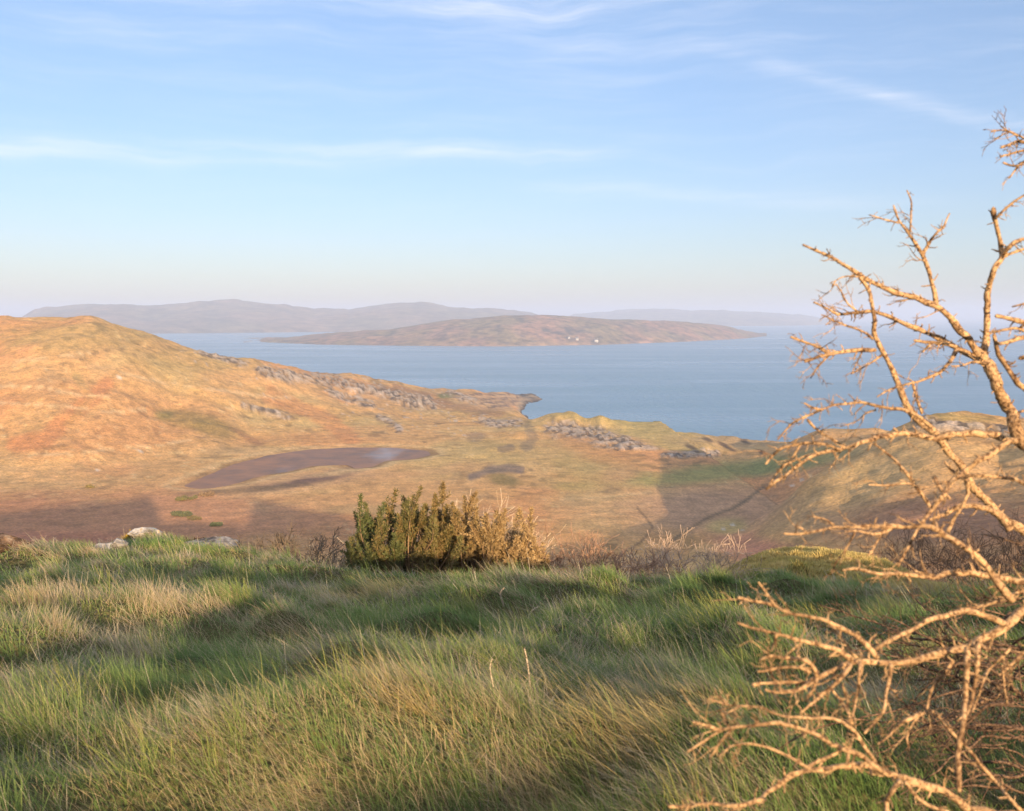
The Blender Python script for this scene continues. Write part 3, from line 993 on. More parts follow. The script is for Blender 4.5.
# 2) straw tussocks combed by the wind
nt_c = 1000
tx, ty = near_fan(nt_c, 2.2, 21.0, 40, 0.95)
dens = fbm(tx / 2.2, ty / 1.6, 3, 231) + 0.30 * sstep(0.5, -3.5, tx) - 0.25 * sstep(1.0, 3.0, tx)
kk = dens > -0.04
tx, ty, dens = tx[kk], ty[kk], dens[kk]
nb = (90 + 170 * rng.random(len(tx))).astype(int)
ci = np.repeat(np.arange(len(tx)), nb)
n = len(ci)
rr_ = rng.gamma(2.0, 0.055, n)
aa = rng.uniform(0, 2 * np.pi, n)
x = tx[ci] + rr_ * np.cos(aa) * 1.5
y = ty[ci] + rr_ * np.sin(aa)
k = keep_off(x, y) & (y > 1.2)
x, y, ci = x[k], y[k], ci[k]
n = len(x)
z = ground_z(x, y)
r = np.hypot(x, y)
size = rng.uniform(0.75, 1.25, len(tx))[ci]
ln = rng.uniform(0.10, 0.29, n) * size * (0.72 + 0.28 * sstep(3, 8, r))
ln = np.where(rng.random(n) < 0.04, ln * 1.35, ln)
hd = rad(-80) + rng.normal(0, 0.65, len(tx))[ci] + rng.normal(0, 0.45, n)
tl = np.clip(rng.normal(0.95, 0.22, len(tx))[ci] + rng.normal(0, 0.17, n), 0.05, 1.4)
cu = rng.uniform(0.0, 0.7, n)
w = np.maximum(0.0018, r * 0.00042) * rng.uniform(0.7, 1.3, n)
tone = rng.random(len(tx))[ci][:, None] + rng.normal(0, 0.18, n)[:, None]
tone = np.clip(tone, 0, 1)
tip = STRAW * (1 - tone) + PALE * tone
tip = np.where((rng.random(n) < 0.16)[:, None], RUST, tip) * rng.uniform(0.75, 1.1, n)[:, None]
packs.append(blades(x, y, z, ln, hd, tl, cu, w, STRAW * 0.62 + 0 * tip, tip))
# 2a) single taller tussocks, sunlit gold put into their blade colour
SUNNY = [(232, 574, 15.5), (256, 577, 15.0), (280, 580, 14.5), (330, 614, 10.5), (372, 612, 10.8), (395, 616, 10.4), (470, 596, 13.4), (495, 597, 13.2), (392, 590, 14.5),
         (385, 740, 4.3), (420, 755, 4.0), (625, 770, 3.9), (655, 790, 3.7), (690, 785, 3.8), (560, 735, 4.4), (740, 595, 15), (640, 590, 15.5), (900, 640, 8.5), (850, 660, 7.6), (980, 700, 6.0)]
for px_, py_, Y_ in SUNNY:
    n = 260
    cx_ = (px_ - 512) / FPX * Y_
    aa = rng.uniform(0, 2 * np.pi, n)
    rr_ = rng.gamma(2.0, 0.075, n) * (0.6 + Y_ / 15)
    x, y = cx_ + rr_ * np.cos(aa) * 1.4, Y_ + rr_ * np.sin(aa)
    c_t = np.array([0.80, 0.60, 0.22]) * (1 - rng.random(n)[:, None] * 0.5) + STRAW * 0.25
    packs.append(blades(x, y, ground_z(x, y), rng.uniform(0.16, 0.34, n) * (0.65 + Y_ / 40), rad(-80) + rng.normal(0, 0.45, n), np.abs(rng.normal(0.8, 0.2, n)), rng.uniform(0.1, 0.8, n),
                        np.maximum(0.0024, Y_ * 0.00042) * rng.uniform(0.7, 1.3, n), c_t * 0.6, np.minimum(c_t, 0.85)))
# 2b) fresh green tussocks
gcx, gcy = near_fan(900, 2.0, 20.0, 40, 0.9)
nb = (60 + 110 * rng.random(len(gcx))).astype(int)
ci = np.repeat(np.arange(len(gcx)), nb)
n = len(ci)
aa = rng.uniform(0, 2 * np.pi, n)
rr_ = rng.gamma(2.0, 0.045, n)
x, y = gcx[ci] + rr_ * np.cos(aa) * 1.3, gcy[ci] + rr_ * np.sin(aa)
k = keep_off(x, y) & (y > 1.2)
x, y, ci, aa = x[k], y[k], ci[k], aa[k]
n = len(x)
r = np.hypot(x, y)
hx, hy = np.cos(aa) * 0.8 - 1.0, np.sin(aa) * 0.8 + 0.25
yk = np.clip(rng.random(len(gcx))[ci] * 1.5 - 0.75 + rng.normal(0, 0.15, n), 0, 1)[:, None]
tip = (G_LT * (1 - yk) + G_YL * yk) * rng.uniform(0.7, 1.15, n)[:, None]
packs.append(blades(x, y, ground_z(x, y), rng.uniform(0.09, 0.24, n) * rng.uniform(0.7, 1.4, len(gcx))[ci], np.arctan2(hx, hy) + rng.normal(0, 0.3, n), np.abs(rng.normal(0.45, 0.25, n)), rng.uniform(0.2, 1.0, n),
                    np.maximum(0.0026, r * 0.00046) * rng.uniform(0.7, 1.3, n), G_MD * 0.7 + 0 * tip, tip))
# 3) dead thatch lying low between
n = 90000
x, y = near_fan(n, 1.4, 20.0, 40, 1.05)
k = keep_off(x, y) & (fbm(x / 0.9, y / 0.8, 3, 241) > -0.05)
x, y = x[k], y[k]
n = len(x)
r = np.hypot(x, y)
packs.append(blades(x, y, ground_z(x, y) + 0.03, rng.uniform(0.10, 0.24, n), rng.uniform(0, 6.28, n), rng.uniform(0.9, 1.5, n), rng.uniform(-0.3, 0.5, n),
                    np.maximum(0.0022, r * 0.0005), np.array([0.30, 0.25, 0.18]) * rng.uniform(0.5, 1.0, n)[:, None], PALE * rng.uniform(0.45, 0.9, n)[:, None]))
# 4) long upright bents
n = 420
x, y = near_fan(n, 2.2, 17.0, 38, 0.8)
k = keep_off(x, y)
x, y = x[k], y[k]
n = len(x)
r = np.hypot(x, y)
packs.append(blades(x, y, ground_z(x, y), rng.uniform(0.20, 0.38, n), rad(-80) + rng.normal(0, 0.5, n), np.abs(rng.normal(0.3, 0.25, n)), rng.uniform(0, 0.4, n),
                    np.maximum(0.0022, r * 0.0004), PALE * 0.9 * np.ones((n, 1)), PALE * rng.uniform(0.8, 1.15, n)[:, None]))
grass = join_np('grass', packs, GRASS)
tag(grass, kind='stuff', label='long windblown grass and straw covering the hilltop', cat='grass')

# yellow-green moss and short turf on the hump at the right
n = 130000
a = rng.uniform(0, 2 * np.pi, n)
q = np.sqrt(rng.random(n))
x = MOSS_C[0] + 0.4 + 3.3 * q * np.cos(a)
y = MOSS_C[1] + 4.2 * q * np.sin(a) - 1.2
tk = np.clip(0.5 + 0.9 * fbm(x / 0.5, y / 0.5, 3, 255), 0, 1)[:, None]
mc = np.array([0.54, 0.45, 0.13]) * (1 - tk) + np.array([0.80, 0.64, 0.27]) * tk
mc = mc * rng.uniform(0.7, 1.15, n)[:, None]
mo = join_np('moss', [blades(x, y, ground_z(x, y) - 0.01, rng.uniform(0.05, 0.13, n), rng.uniform(0, 6.28, n), rng.uniform(0.1, 0.9, n), rng.uniform(0, 0.6, n),
                             rng.uniform(0.014, 0.028, n), mc * 0.8, mc, 2)], GRASS)
tag(mo, kind='stuff', label='yellow green moss and turf on the sunlit hump', cat='moss')

# ------------------------------------------------------------------ tubes: stems, limbs, twigs
class Tubes:
    def __init__(self):
        self.v, self.q, self.t, self.c, self.n = [], [], [], [], 0

    def add(self, pts, radii, sides=6, col=(1, 1, 1), twist=0.0):
        pts = np.asarray(pts, float)
        m = len(pts)
        tan = np.gradient(pts, axis=0)
        tan /= np.linalg.norm(tan, axis=1)[:, None] + 1e-12
        up = np.array([0.31, 0.17, 0.94]) if abs(tan[0, 2]) < 0.9 else np.array([1.0, 0.1, 0.0])
        u = np.empty_like(pts)
        cur = up - tan[0] * np.dot(up, tan[0])
        cur /= np.linalg.norm(cur)
        for i in range(m):
            cur = cur - tan[i] * np.dot(cur, tan[i])
            cur /= np.linalg.norm(cur) + 1e-12
            u[i] = cur
        w = np.cross(tan, u)
        a = np.linspace(0, 2 * np.pi, sides + 1)[:-1] + twist
        ring = u[:, None] * np.cos(a)[None, :, None] + w[:, None] * np.sin(a)[None, :, None]
        rr2 = np.asarray(radii, float)
        if rr2.ndim == 1:
            rr2 = np.repeat(rr2[:, None], sides, 1)
        V_ = (pts[:, None] + ring * rr2[..., None]).reshape(-1, 3)
        V_ = np.vstack([V_, pts[0], pts[-1] + tan[-1] * rr2[-1].mean()])
        self.v.append(V_)
        self.q.append(grid_quads(m, sides, wrap=True) + self.n)
        j = np.arange(sides)
        b, e = self.n + m * sides, self.n + m * sides + 1
        self.t.append(np.stack([np.full(sides, b), self.n + (j + 1) % sides, self.n + j], 1))
        o = self.n + (m - 1) * sides
        self.t.append(np.stack([np.full(sides, e), o + j, o + (j + 1) % sides], 1))
        self.c.append(np.tile(np.asarray(col, float), (len(V_), 1)))
        self.n += len(V_)

    def build(self, name, m, parent=None, smooth=True, loc=None):
        q = np.vstack(self.q)
        t_ = np.vstack(self.t)
        idx_ = np.concatenate([q.ravel(), t_.ravel()])
        tot_ = np.concatenate([np.full(len(q), 4), np.full(len(t_), 3)])
        st = np.concatenate([[0], np.cumsum(tot_)[:-1]])
        V_ = np.vstack(self.v)
        if loc is not None:
            V_ = V_ - np.asarray(loc)
        return mesh_np(name, V_, idx_, st, tot_, m, parent=parent, colors=np.vstack(self.c), smooth=smooth)


def spline(pts, step):
    """Catmull-Rom through rows of pts (any dimension), resampled to about step"""
    P = np.asarray(pts, float)
    P = np.vstack([2 * P[0] - P[1], P, 2 * P[-1] - P[-2]])
    out = []
    for i in range(1, len(P) - 2):
        d = np.linalg.norm(P[i + 1, :3] - P[i, :3])
        k = max(2, int(d / step))
        for s in np.arange(k) / k:
            out.append(0.5 * (2 * P[i] + (P[i + 1] - P[i - 1]) * s + (2 * P[i - 1] - 5 * P[i] + 4 * P[i + 1] - P[i + 2]) * s * s
                              + (3 * P[i] - P[i - 1] - 3 * P[i + 1] + P[i + 2]) * s ** 3))
    out.append(P[-2])
    return np.array(out)


def wander(p, d, length, r0, r1, seg=5, jit=0.25, grav=0.0):
    d = np.asarray(d, float) / np.linalg.norm(d)
    pts, p = [np.array(p, float)], np.array(p, float)
    for i in range(seg):
        d = d + rng.normal(0, jit, 3)
        d[2] += grav
        d /= np.linalg.norm(d)
        p = p + d * length / seg
        pts.append(p.copy())
    return np.array(pts), np.linspace(r0, r1, seg + 1), d


def rand_perp(d):
    v_ = rng.normal(0, 1, 3)
    v_ -= d * np.dot(v_, d)
    return v_ / (np.linalg.norm(v_) + 1e-9)


# ------------------------------------------------------------------ the bare tree at the right
BARK = bark_material('sunlit bark', (0.52, 0.345, 0.185), (0.22, 0.135, 0.08), (0.42, 0.38, 0.35))
D_TOP, D_MID, D_LOW, D_FRONT = 2.75, 2.45, 2.2, 1.95
TRUNK_Y = 2.65
# pixel polyline, width px at start and end, depth at start and end
limbs = [
    # the two stems that carry the crown come from the trunk beyond the frame
    ([(1150, 800), (1108, 640), (1062, 530), (1018, 432), (1006, 408), (994, 379), (986, 360)], 26, 13, 2.65, 2.75),
    ([(1150, 800), (1100, 660), (1060, 575), (1024, 531), (1006, 519), (984, 496), (970, 480), (959, 463), (945, 447), (931, 430), (920, 422), (906, 403), (897, 379), (882, 350), (875, 331), (874, 308), (868, 289), (859, 277)], 20, 4.2, 2.65, 2.6),
    ([(986, 362), (984, 352), (987, 320), (988, 291), (996, 267), (1003, 255), (1000, 233), (993, 209)], 9, 5, 2.75, 2.72),
    ([(1003, 254), (1014, 243), (1030, 238), (1050, 236)], 5, 4, 2.73, 2.7),
    ([(1003, 257), (1012, 253), (1028, 249)], 3.5, 2.5, 2.73, 2.75),
    ([(995, 219), (1004, 210), (1010, 204), (1024, 195), (1040, 184)], 3.5, 2, 2.72, 2.7),
    ([(986, 362), (968, 341), (956, 327), (937, 308), (918, 298), (897, 293), (882, 286), (870, 280), (859, 275), (844, 265), (830, 257), (816, 251), (803, 245)], 11, 3.0, 2.75, 2.65),
    ([(936, 306), (935, 289), (929, 270), (923, 255), (916, 243), (906, 229), (899, 219), (894, 206)], 6.5, 2.4, 2.73, 2.7),
    ([(910, 232), (911, 214), (911, 202), (907, 191)], 3, 1.6, 2.7, 2.7),
    ([(899, 223), (891, 221), (882, 219), (869, 215)], 2.8, 1.5, 2.7, 2.68),
    ([(923, 253), (929, 243), (936, 233), (943, 226), (949, 214)], 4, 1.8, 2.72, 2.75),
    ([(985, 364), (975, 358), (961, 350), (940, 339), (923, 330), (906, 323), (885, 315), (870, 312), (859, 312), (840, 314), (826, 308), (813, 302)], 9, 2.0, 2.75, 2.7),
    ([(875, 350), (862, 350), (851, 351), (832, 353), (822, 350), (813, 346), (792, 337)], 5, 3, 2.6, 2.5),
    ([(836, 353), (820, 357), (804, 361)], 3.5, 3.2, 2.55, 2.5),
    ([(828, 356), (818, 367), (810, 378)], 2.6, 1.8, 2.55, 2.52),
    ([(882, 355), (868, 365), (858, 371), (851, 374)], 2.6, 1.5, 2.6, 2.62),
    ([(862, 352), (857, 362), (852, 373)], 2, 1.3, 2.6, 2.62),
    ([(873, 339), (862, 331), (851, 327), (836, 321), (822, 315)], 3.4, 1.6, 2.6, 2.55),
    ([(850, 327), (834, 321), (826, 325)], 2.6, 1.6, 2.58, 2.52),
    ([(859, 277), (846, 276), (836, 281), (832, 289)], 2.4, 1.2, 2.6, 2.62),
    ([(858, 312), (848, 303), (842, 292), (836, 284)], 2.8, 1.6, 2.6, 2.58),
    ([(957, 349), (952, 358), (947, 365), (938, 373), (930, 377), (913, 382), (897, 387), (886, 392), (878, 397)], 5.5, 1.8, 2.7, 2.55),
    ([(958, 347), (946, 344), (935, 343), (925, 342), (915, 340)], 5, 3, 2.7, 2.6),
    ([(930, 345), (926, 348), (923, 352)], 3, 2, 2.6, 2.6),
    ([(913, 384), (915, 394), (917, 403), (921, 414)], 4, 3, 2.6, 2.6),
    ([(988, 364), (975, 362), (962, 365), (952, 366)], 3.5, 2, 2.7, 2.6),
    ([(931, 427), (917, 416), (907, 412), (898, 410), (888, 409), (876, 406), (862, 403), (848, 404), (835, 405), (823, 409), (812, 407), (804, 403)], 5.6, 2.2, 2.5, 2.3),
    ([(823, 409), (812, 414), (806, 417), (795, 422), (786, 430), (777, 440)], 3.6, 2, 2.35, 2.3),
    ([(808, 420), (815, 428), (823, 435), (835, 441), (845, 447)], 3.4, 2.6, 2.35, 2.35),
    ([(876, 410), (867, 413), (859, 419), (848, 424), (840, 426)], 2.4, 1.2, 2.45, 2.5),
    ([(1040, 430), (1020, 440), (1007, 442), (990, 455), (979, 460), (970, 468), (956, 478), (948, 488), (940, 497), (929, 513), (920, 528), (912, 541), (898, 566)], 9, 3.4, 2.3, 2.15),
    ([(1008, 441), (993, 435), (978, 433), (963, 433), (948, 434), (938, 437), (929, 437), (918, 435), (906, 434), (893, 435), (879, 437), (859, 442), (843, 449), (832, 450), (820, 452), (808, 458), (801, 463), (791, 470), (782, 477), (774, 482), (766, 489)], 9.5, 3.2, 2.4, 2.1),
    ([(840, 450), (829, 445), (817, 443), (804, 444), (792, 446), (782, 449), (772, 456), (765, 464)], 4.5, 2.6, 2.2, 2.1),
    ([(818, 453), (806, 456), (795, 460), (784, 465), (776, 474), (770, 484)], 3.4, 2, 2.2, 2.15),
    ([(800, 445), (794, 455), (786, 468)], 2.8, 1.6, 2.18, 2.2),
    ([(1050, 490), (1024, 483), (1015, 479), (1006, 477), (995, 476), (984, 476), (972, 476), (962, 477), (950, 470), (944, 462)], 6, 3, 2.2, 2.3),
    ([(1010, 530), (995, 512), (981, 507), (971, 505), (962, 507), (950, 513), (940, 517), (931, 521)], 8, 5, 2.45, 2.3),
    ([(931, 509), (926, 500), (921, 492), (917, 486), (910, 477), (904, 469), (896, 460), (887, 453), (879, 448), (872, 444)], 4.6, 2.4, 2.3, 2.35),
    ([(917, 486), (905, 483), (888, 485), (868, 484)], 3.2, 2, 2.3, 2.25),
    ([(934, 477), (941, 488), (950, 499)], 4.5, 4.5, 2.35, 2.3),
    ([(965, 478), (968, 492), (962, 508), (953, 520), (946, 532)], 5, 4, 2.3, 2.3),
    ([(1012, 600), (991, 573), (981, 562), (970, 552), (957, 542), (945, 535), (938, 531), (931, 528), (918, 528), (906, 528), (892, 526), (879, 526), (865, 525), (851, 526), (841, 526), (831, 527), (818, 530), (804, 533), (794, 534), (783, 534)], 9.5, 2.6, 2.05, 1.95),
    ([(806, 532), (801, 528), (795, 527)], 2.5, 1.4, 1.96, 1.95),
    ([(834, 525), (823, 518), (813, 516)], 3, 1.6, 1.98, 1.95),
    ([(894, 527), (885, 532), (872, 534), (858, 531), (846, 532)], 4.5, 2, 2.0, 1.95),
    ([(886, 530), (878, 540), (871, 551), (866, 555)], 3.5, 2.4, 2.0, 2.0),
    ([(855, 532), (848, 545), (838, 560), (832, 572)], 3, 1.6, 2.1, 2.15),
    ([(1140, 640), (1100, 600), (1060, 584), (1024, 580), (1008, 578), (990, 578), (976, 575), (962, 574), (948, 572), (934, 577), (919, 576), (906, 575), (893, 574), (879, 574), (865, 570), (854, 568), (843, 570)], 15, 2.6, 2.3, 2.0),
    ([(1150, 700), (1110, 605), (1064, 597), (1024, 612), (1012, 620), (1000, 629), (990, 635), (978, 641), (971, 646), (963, 649), (950, 651), (937, 655), (925, 658), (915, 660), (902, 662), (890, 662), (876, 661), (864, 660), (856, 660), (849, 663), (838, 669), (827, 674), (817, 679), (807, 683), (792, 682), (776, 683), (764, 683), (754, 685)], 19, 3.6, 2.2, 1.8),
    ([(877, 658), (868, 647), (858, 638), (843, 629), (827, 621), (815, 618), (801, 615), (789, 612), (776, 605), (768, 594), (758, 583)], 7.5, 2.4, 1.9, 1.8),
    ([(776, 606), (762, 602), (750, 600), (738, 597)], 4.5, 3.2, 1.82, 1.8),
    ([(852, 660), (843, 653), (833, 648), (820, 644), (804, 640), (787, 636), (770, 632), (754, 628), (738, 622)], 7, 3, 1.9, 1.8),
    ([(817, 677), (814, 668), (804, 661), (793, 658), (782, 656), (771, 656), (760, 660)], 6, 3.2, 1.85, 1.8),
    ([(776, 634), (775, 642), (772, 650)], 3.4, 2.4, 1.82, 1.8),
    ([(857, 658), (848, 646), (839, 635), (832, 624)], 5.5, 3.4, 1.95, 1.95),
    ([(810, 672), (797, 668), (782, 668), (768, 671), (757, 672)], 5, 2.6, 1.84, 1.8),
    ([(812, 682), (795, 690), (776, 692), (766, 690)], 5.5, 3, 1.84, 1.8),
    ([(818, 676), (814, 688), (806, 700)], 4, 2.6, 1.85, 1.85),
    ([(1004, 624), (985, 616), (972, 613), (960, 612), (947, 616), (930, 620), (915, 627), (903, 632), (893, 638), (884, 643), (874, 650)], 8.5, 5, 2.1, 1.95),
    ([(1110, 640), (1060, 595), (1024, 592), (1004, 598), (985, 605), (970, 608), (950, 612)], 7, 3.2, 2.2, 2.25),
    ([(1160, 860), (1090, 835), (1030, 822), (990, 812), (967, 806), (957, 800), (947, 792), (930, 787), (912, 782), (897, 775), (884, 771), (874, 767), (864, 765), (850, 765), (836, 766), (822, 768), (808, 771), (794, 776), (781, 783), (769, 790), (760, 799), (746, 804), (732, 806), (716, 804), (701, 804), (686, 806), (668, 806)], 17, 3.6, 2.1, 1.7),
    ([(881, 771), (872, 764), (864, 757), (855, 752), (846, 749), (838, 745), (832, 744), (820, 737), (801, 730), (786, 725), (770, 723), (758, 723), (746, 725), (732, 727), (718, 732), (702, 741), (687, 750)], 7, 3, 1.85, 1.7),
    ([(722, 731), (708, 726), (694, 722)], 4, 2.8, 1.72, 1.7),
    ([(734, 727), (722, 740), (711, 757)], 4, 2.2, 1.74, 1.72),
    ([(728, 728), (727, 722), (722, 714)], 2.6, 1.6, 1.74, 1.72),
    ([(812, 770), (797, 761), (784, 754), (770, 748), (756, 745), (746, 744), (736, 745), (726, 750), (717, 757)], 4.6, 2.2, 1.8, 1.75),
    ([(808, 767), (820, 760), (832, 754), (843, 747)], 4.4, 4.4, 1.8, 1.84),
    ([(876, 763), (866, 747), (857, 733), (848, 726), (839, 721), (824, 718), (808, 718), (796, 717), (784, 716), (772, 712), (760, 707), (746, 706), (732, 706), (722, 704), (711, 698)], 4.8, 2.2, 1.86, 1.72),
    ([(740, 706), (733, 710), (724, 714)], 2.5, 1.8, 1.75, 1.73),
    ([(967, 648), (967, 665), (965, 684), (964, 702), (962, 722), (960, 744), (959, 766), (959, 790)], 8, 6, 2.0, 1.9),
    ([(978, 643), (977, 664), (974, 685), (971, 705), (965, 720)], 6.5, 4, 2.05, 1.98),
    ([(1022, 812), (1008, 797), (998, 785), (985, 768), (971, 751), (960, 740), (950, 730), (942, 720), (934, 712)], 5, 3.2, 1.95, 2.0),
    ([(953, 661), (945, 673), (936, 685), (930, 697), (926, 710), (919, 716), (912, 724), (906, 738), (908, 748)], 5, 2.4, 2.05, 2.0),
    ([(920, 713), (905, 722), (892, 733), (878, 744)], 4.6, 3, 2.0, 1.95),
    ([(891, 664), (888, 686), (884, 709), (873, 722), (864, 733)], 5, 3.2, 1.92, 1.86),
    ([(860, 662), (859, 676), (858, 692), (855, 708), (851, 723)], 4.4, 3, 1.9, 1.86),
    ([(843, 686), (847, 700), (849, 718), (852, 728)], 3, 2.2, 1.9, 1.88),
    ([(850, 665), (843, 676), (833, 686), (822, 695), (812, 704), (801, 714)], 7, 3, 1.88, 1.82),
    ([(1010, 648), (1002, 657), (990, 669), (982, 684), (977, 700), (972, 712)], 4.6, 2.4, 2.1, 2.05),
    ([(1002, 665), (1004, 680), (1007, 704)], 2.6, 1.8, 2.1, 2.12),
    ([(1040, 640), (1020, 655), (1010, 665), (1000, 676)], 5, 3, 2.1, 2.1),
    ([(832, 690), (842, 702), (848, 712), (854, 726)], 3, 2.6, 1.9, 1.86),
    ([(900, 780), (893, 790), (886, 800), (888, 820)], 5.5, 6.5, 1.85, 1.85),
    ([(905, 782), (915, 795), (930, 806), (950, 812)], 4, 4, 1.9, 1.95),
    # tips of the high bough entering at the top right
    ([(1150, 260), (1080, 180), (1045, 152), (1024, 139), (1011, 132), (1000, 130), (991, 132)], 9, 1.8, 2.8, 2.75),
    ([(1035, 147), (1020, 141), (1008, 145), (1001, 148)], 5, 3, 2.78, 2.75),
    ([(1040, 152), (1024, 150), (1010, 153), (1000, 156)], 3, 2, 2.78, 2.75),
    ([(1060, 172), (1030, 161), (1020, 166), (1010, 166), (1003, 163)], 5, 2.6, 2.78, 2.75),
    ([(1018, 166), (1013, 173), (1010, 178)], 2.4, 1.4, 2.76, 2.75),
    ([(1018, 136), (1006, 130), (1000, 126)], 2.4, 1.4, 2.76, 2.75),
    # right edge, beside the upright stem
    ([(1070, 350), (1040, 327), (1024, 322), (1010, 318), (997, 315)], 8, 5, 2.55, 2.5),
    ([(1060, 345), (1024, 330), (1008, 329), (993, 332)], 5, 3, 2.5, 2.5),
    ([(1060, 335), (1024, 337), (1010, 341), (999, 344)], 7, 4.5, 2.45, 2.4),
    ([(994, 335), (996, 344), (999, 355), (1007, 367), (1014, 378), (1020, 386), (1040, 398)], 4.4, 7, 2.5, 2.5),
    ([(1050, 355), (1030, 357), (1020, 359)], 6, 5, 2.5, 2.5),
    ([(1040, 300), (1024, 304), (1012, 307)], 3, 2, 2.6, 2.6),
    ([(1060, 430), (1024, 411), (1014, 421)], 5, 3, 2.4, 2.4),
]
tree_base = (at(1165, 1180, TRUNK_Y)[0] + 0.05, TRUNK_Y)
tbz = float(ground_z(np.array([tree_base[0]]), np.array([tree_base[1]]))[0])
tree = empty('bare_tree', (tree_base[0], tree_base[1], tbz))
tag(tree, 'dead leafless tree with sunlit orange branches reaching in from the right', 'tree')
OFF = Vector((tree_base[0], tree_base[1], tbz))
junction = np.array(at(1150, 790, 2.65))
tt_ = Tubes()
tp = spline(np.array([[OFF.x + .04, OFF.y, OFF.z - 0.15, .13], [OFF.x, OFF.y, OFF.z + 0.05, .085], [(OFF.x + junction[0]) / 2 + .02, 2.67, (OFF.z + junction[2]) / 2, .062], [junction[0], junction[1], junction[2], .052],
                      [at(1150, 600, 2.6)[0], 2.6, at(1150, 600, 2.6)[2], .045], [at(1165, 400, 2.7)[0], 2.7, at(1165, 400, 2.7)[2], .034], [at(1150, 250, 2.8)[0], 2.8, at(1150, 250, 2.8)[2], .02]]), 0.03)
tt_.add(tp[:, :3], tp[:, 3] * (1 + 0.12 * fbm(np.arange(len(tp)) * 0.4, np.zeros(len(tp)), 2, 3)), 12)
tt_.build('trunk', BARK, tree, loc=OFF)


def spurs(T, P, R, every, lo, hi, rmin=0.0011):
    """short knobbly spurs along a limb"""
    seg = np.linalg.norm(np.diff(P, axis=0), axis=1)
    Ltot = seg.sum()
    cum = np.concatenate([[0], np.cumsum(seg)])
    for _ in range(int(Ltot / every)):
        s = rng.random() * Ltot
        i = min(len(P) - 2, int(np.searchsorted(cum, s)) - 1)
        i = max(i, 0)
        d = P[i + 1] - P[i]
        d /= np.linalg.norm(d) + 1e-9
        q = rand_perp(d) + d * rng.uniform(-0.1, 0.9)
        q /= np.linalg.norm(q)
        ln_ = rng.uniform(lo, hi)
        r_ = max(rmin, min(R[i] * 0.5, rng.uniform(0.0016, 0.0032)))
        pp, rr2, _e = wander(P[i], q, ln_ + R[i], r_, r_ * 0.55, 3, 0.3)
        T.add(pp, rr2, 5)


def twiglets(T, P, R, count, lo, hi):
    """thin forked twigs from the outer half of a limb"""
    m = len(P)
    for _ in range(count):
        i = int(m * rng.uniform(0.35, 1.0)) - 2
        i = max(i, 0)
        d = P[i + 1] - P[i]
        d /= np.linalg.norm(d) + 1e-9
        q = d * rng.uniform(0.5, 1.2) + rand_perp(d) * rng.uniform(0.5, 1.0)
        ln_ = rng.uniform(lo, hi)
        r_ = max(0.0011, min(R[i] * 0.45, 0.0022))
        pp, rr2, dd = wander(P[i], q, ln_, r_, 0.0006, 5, 0.25)
        T.add(pp, rr2, 5)
        for _k in range(rng.integers(1, 4)):
            j = rng.integers(1, 5)
            e = pp[j] - pp[j - 1]
            e /= np.linalg.norm(e) + 1e-9
            q2 = e + rand_perp(e) * 0.9
            p2, r2, _ = wander(pp[j], q2, ln_ * rng.uniform(0.25, 0.55), 0.0010, 0.0005, 3, 0.3)
            T.add(p2, r2, 4)
            if _k == 0:
                p3, r3, _ = wander(p2[-2], q2 + rand_perp(e) * 0.8, ln_ * 0.22, 0.0007, 0.0004, 3, 0.3)
                T.add(p3, r3, 4)


def limb_mesh(px_pts, w0, w1, y0, y1, name='limb', spur=True, tw=True):
    k = len(px_pts)
    dep = np.linspace(y0, y1, k)
    dep[1:-1] += rng.normal(0, 0.012, max(0, k - 2))
    row = []
    lens = np.concatenate([[0], np.cumsum(np.hypot(*np.diff(np.array(px_pts, float), axis=0).T))])
    for i, ((a_, b_), Y) in enumerate(zip(px_pts, dep)):
        p = at(a_, b_, Y)
        w_ = w0 + (w1 - w0) * (lens[i] / lens[-1]) ** 0.8
        row.append([*p, w_ * 0.80 / 2 * Y / FPX])
    sp_ = spline(np.array(row), 0.010)
    P, R = sp_[:, :3], np.maximum(sp_[:, 3], 0.0012)
    i_ = np.arange(len(P))
    sd = rng.integers(0, 9999)
    # crooked, knuckled growth
    jit = np.stack([fbm(i_ * 0.16, np.full(len(P), q * 7.7), 3, sd) for q in range(3)], 1)
    P = P + jit * (R[:, None] * 0.9 + 0.0022) * np.minimum(1, i_ / 5)[:, None]
    R = R * (1.02 + 0.20 * fbm(i_ * 0.35, i_ * 0.0, 2, sd + 3) + 0.22 * np.maximum(0, fbm(i_ * 0.22, i_ * 0.0 + 5, 1, sd + 4)))
    T = Tubes()
    side = 8
    rr2 = R[:, None] * (1 + 0.16 * (rng.random((len(P), side)) - 0.5))
    T.add(P, rr2, side)
    if spur:
        spurs(T, P, R, 0.020, 0.006, 0.026)
    if tw:
        plen = np.linalg.norm(np.diff(P, axis=0), axis=1).sum()
        if w1 < 4:
            twiglets(T, P, R, int(2 + plen * 13), 0.02, 0.09)
    return T


for lm in limbs:
    limb_mesh(*lm).build('limb', BARK, tree, loc=OFF)

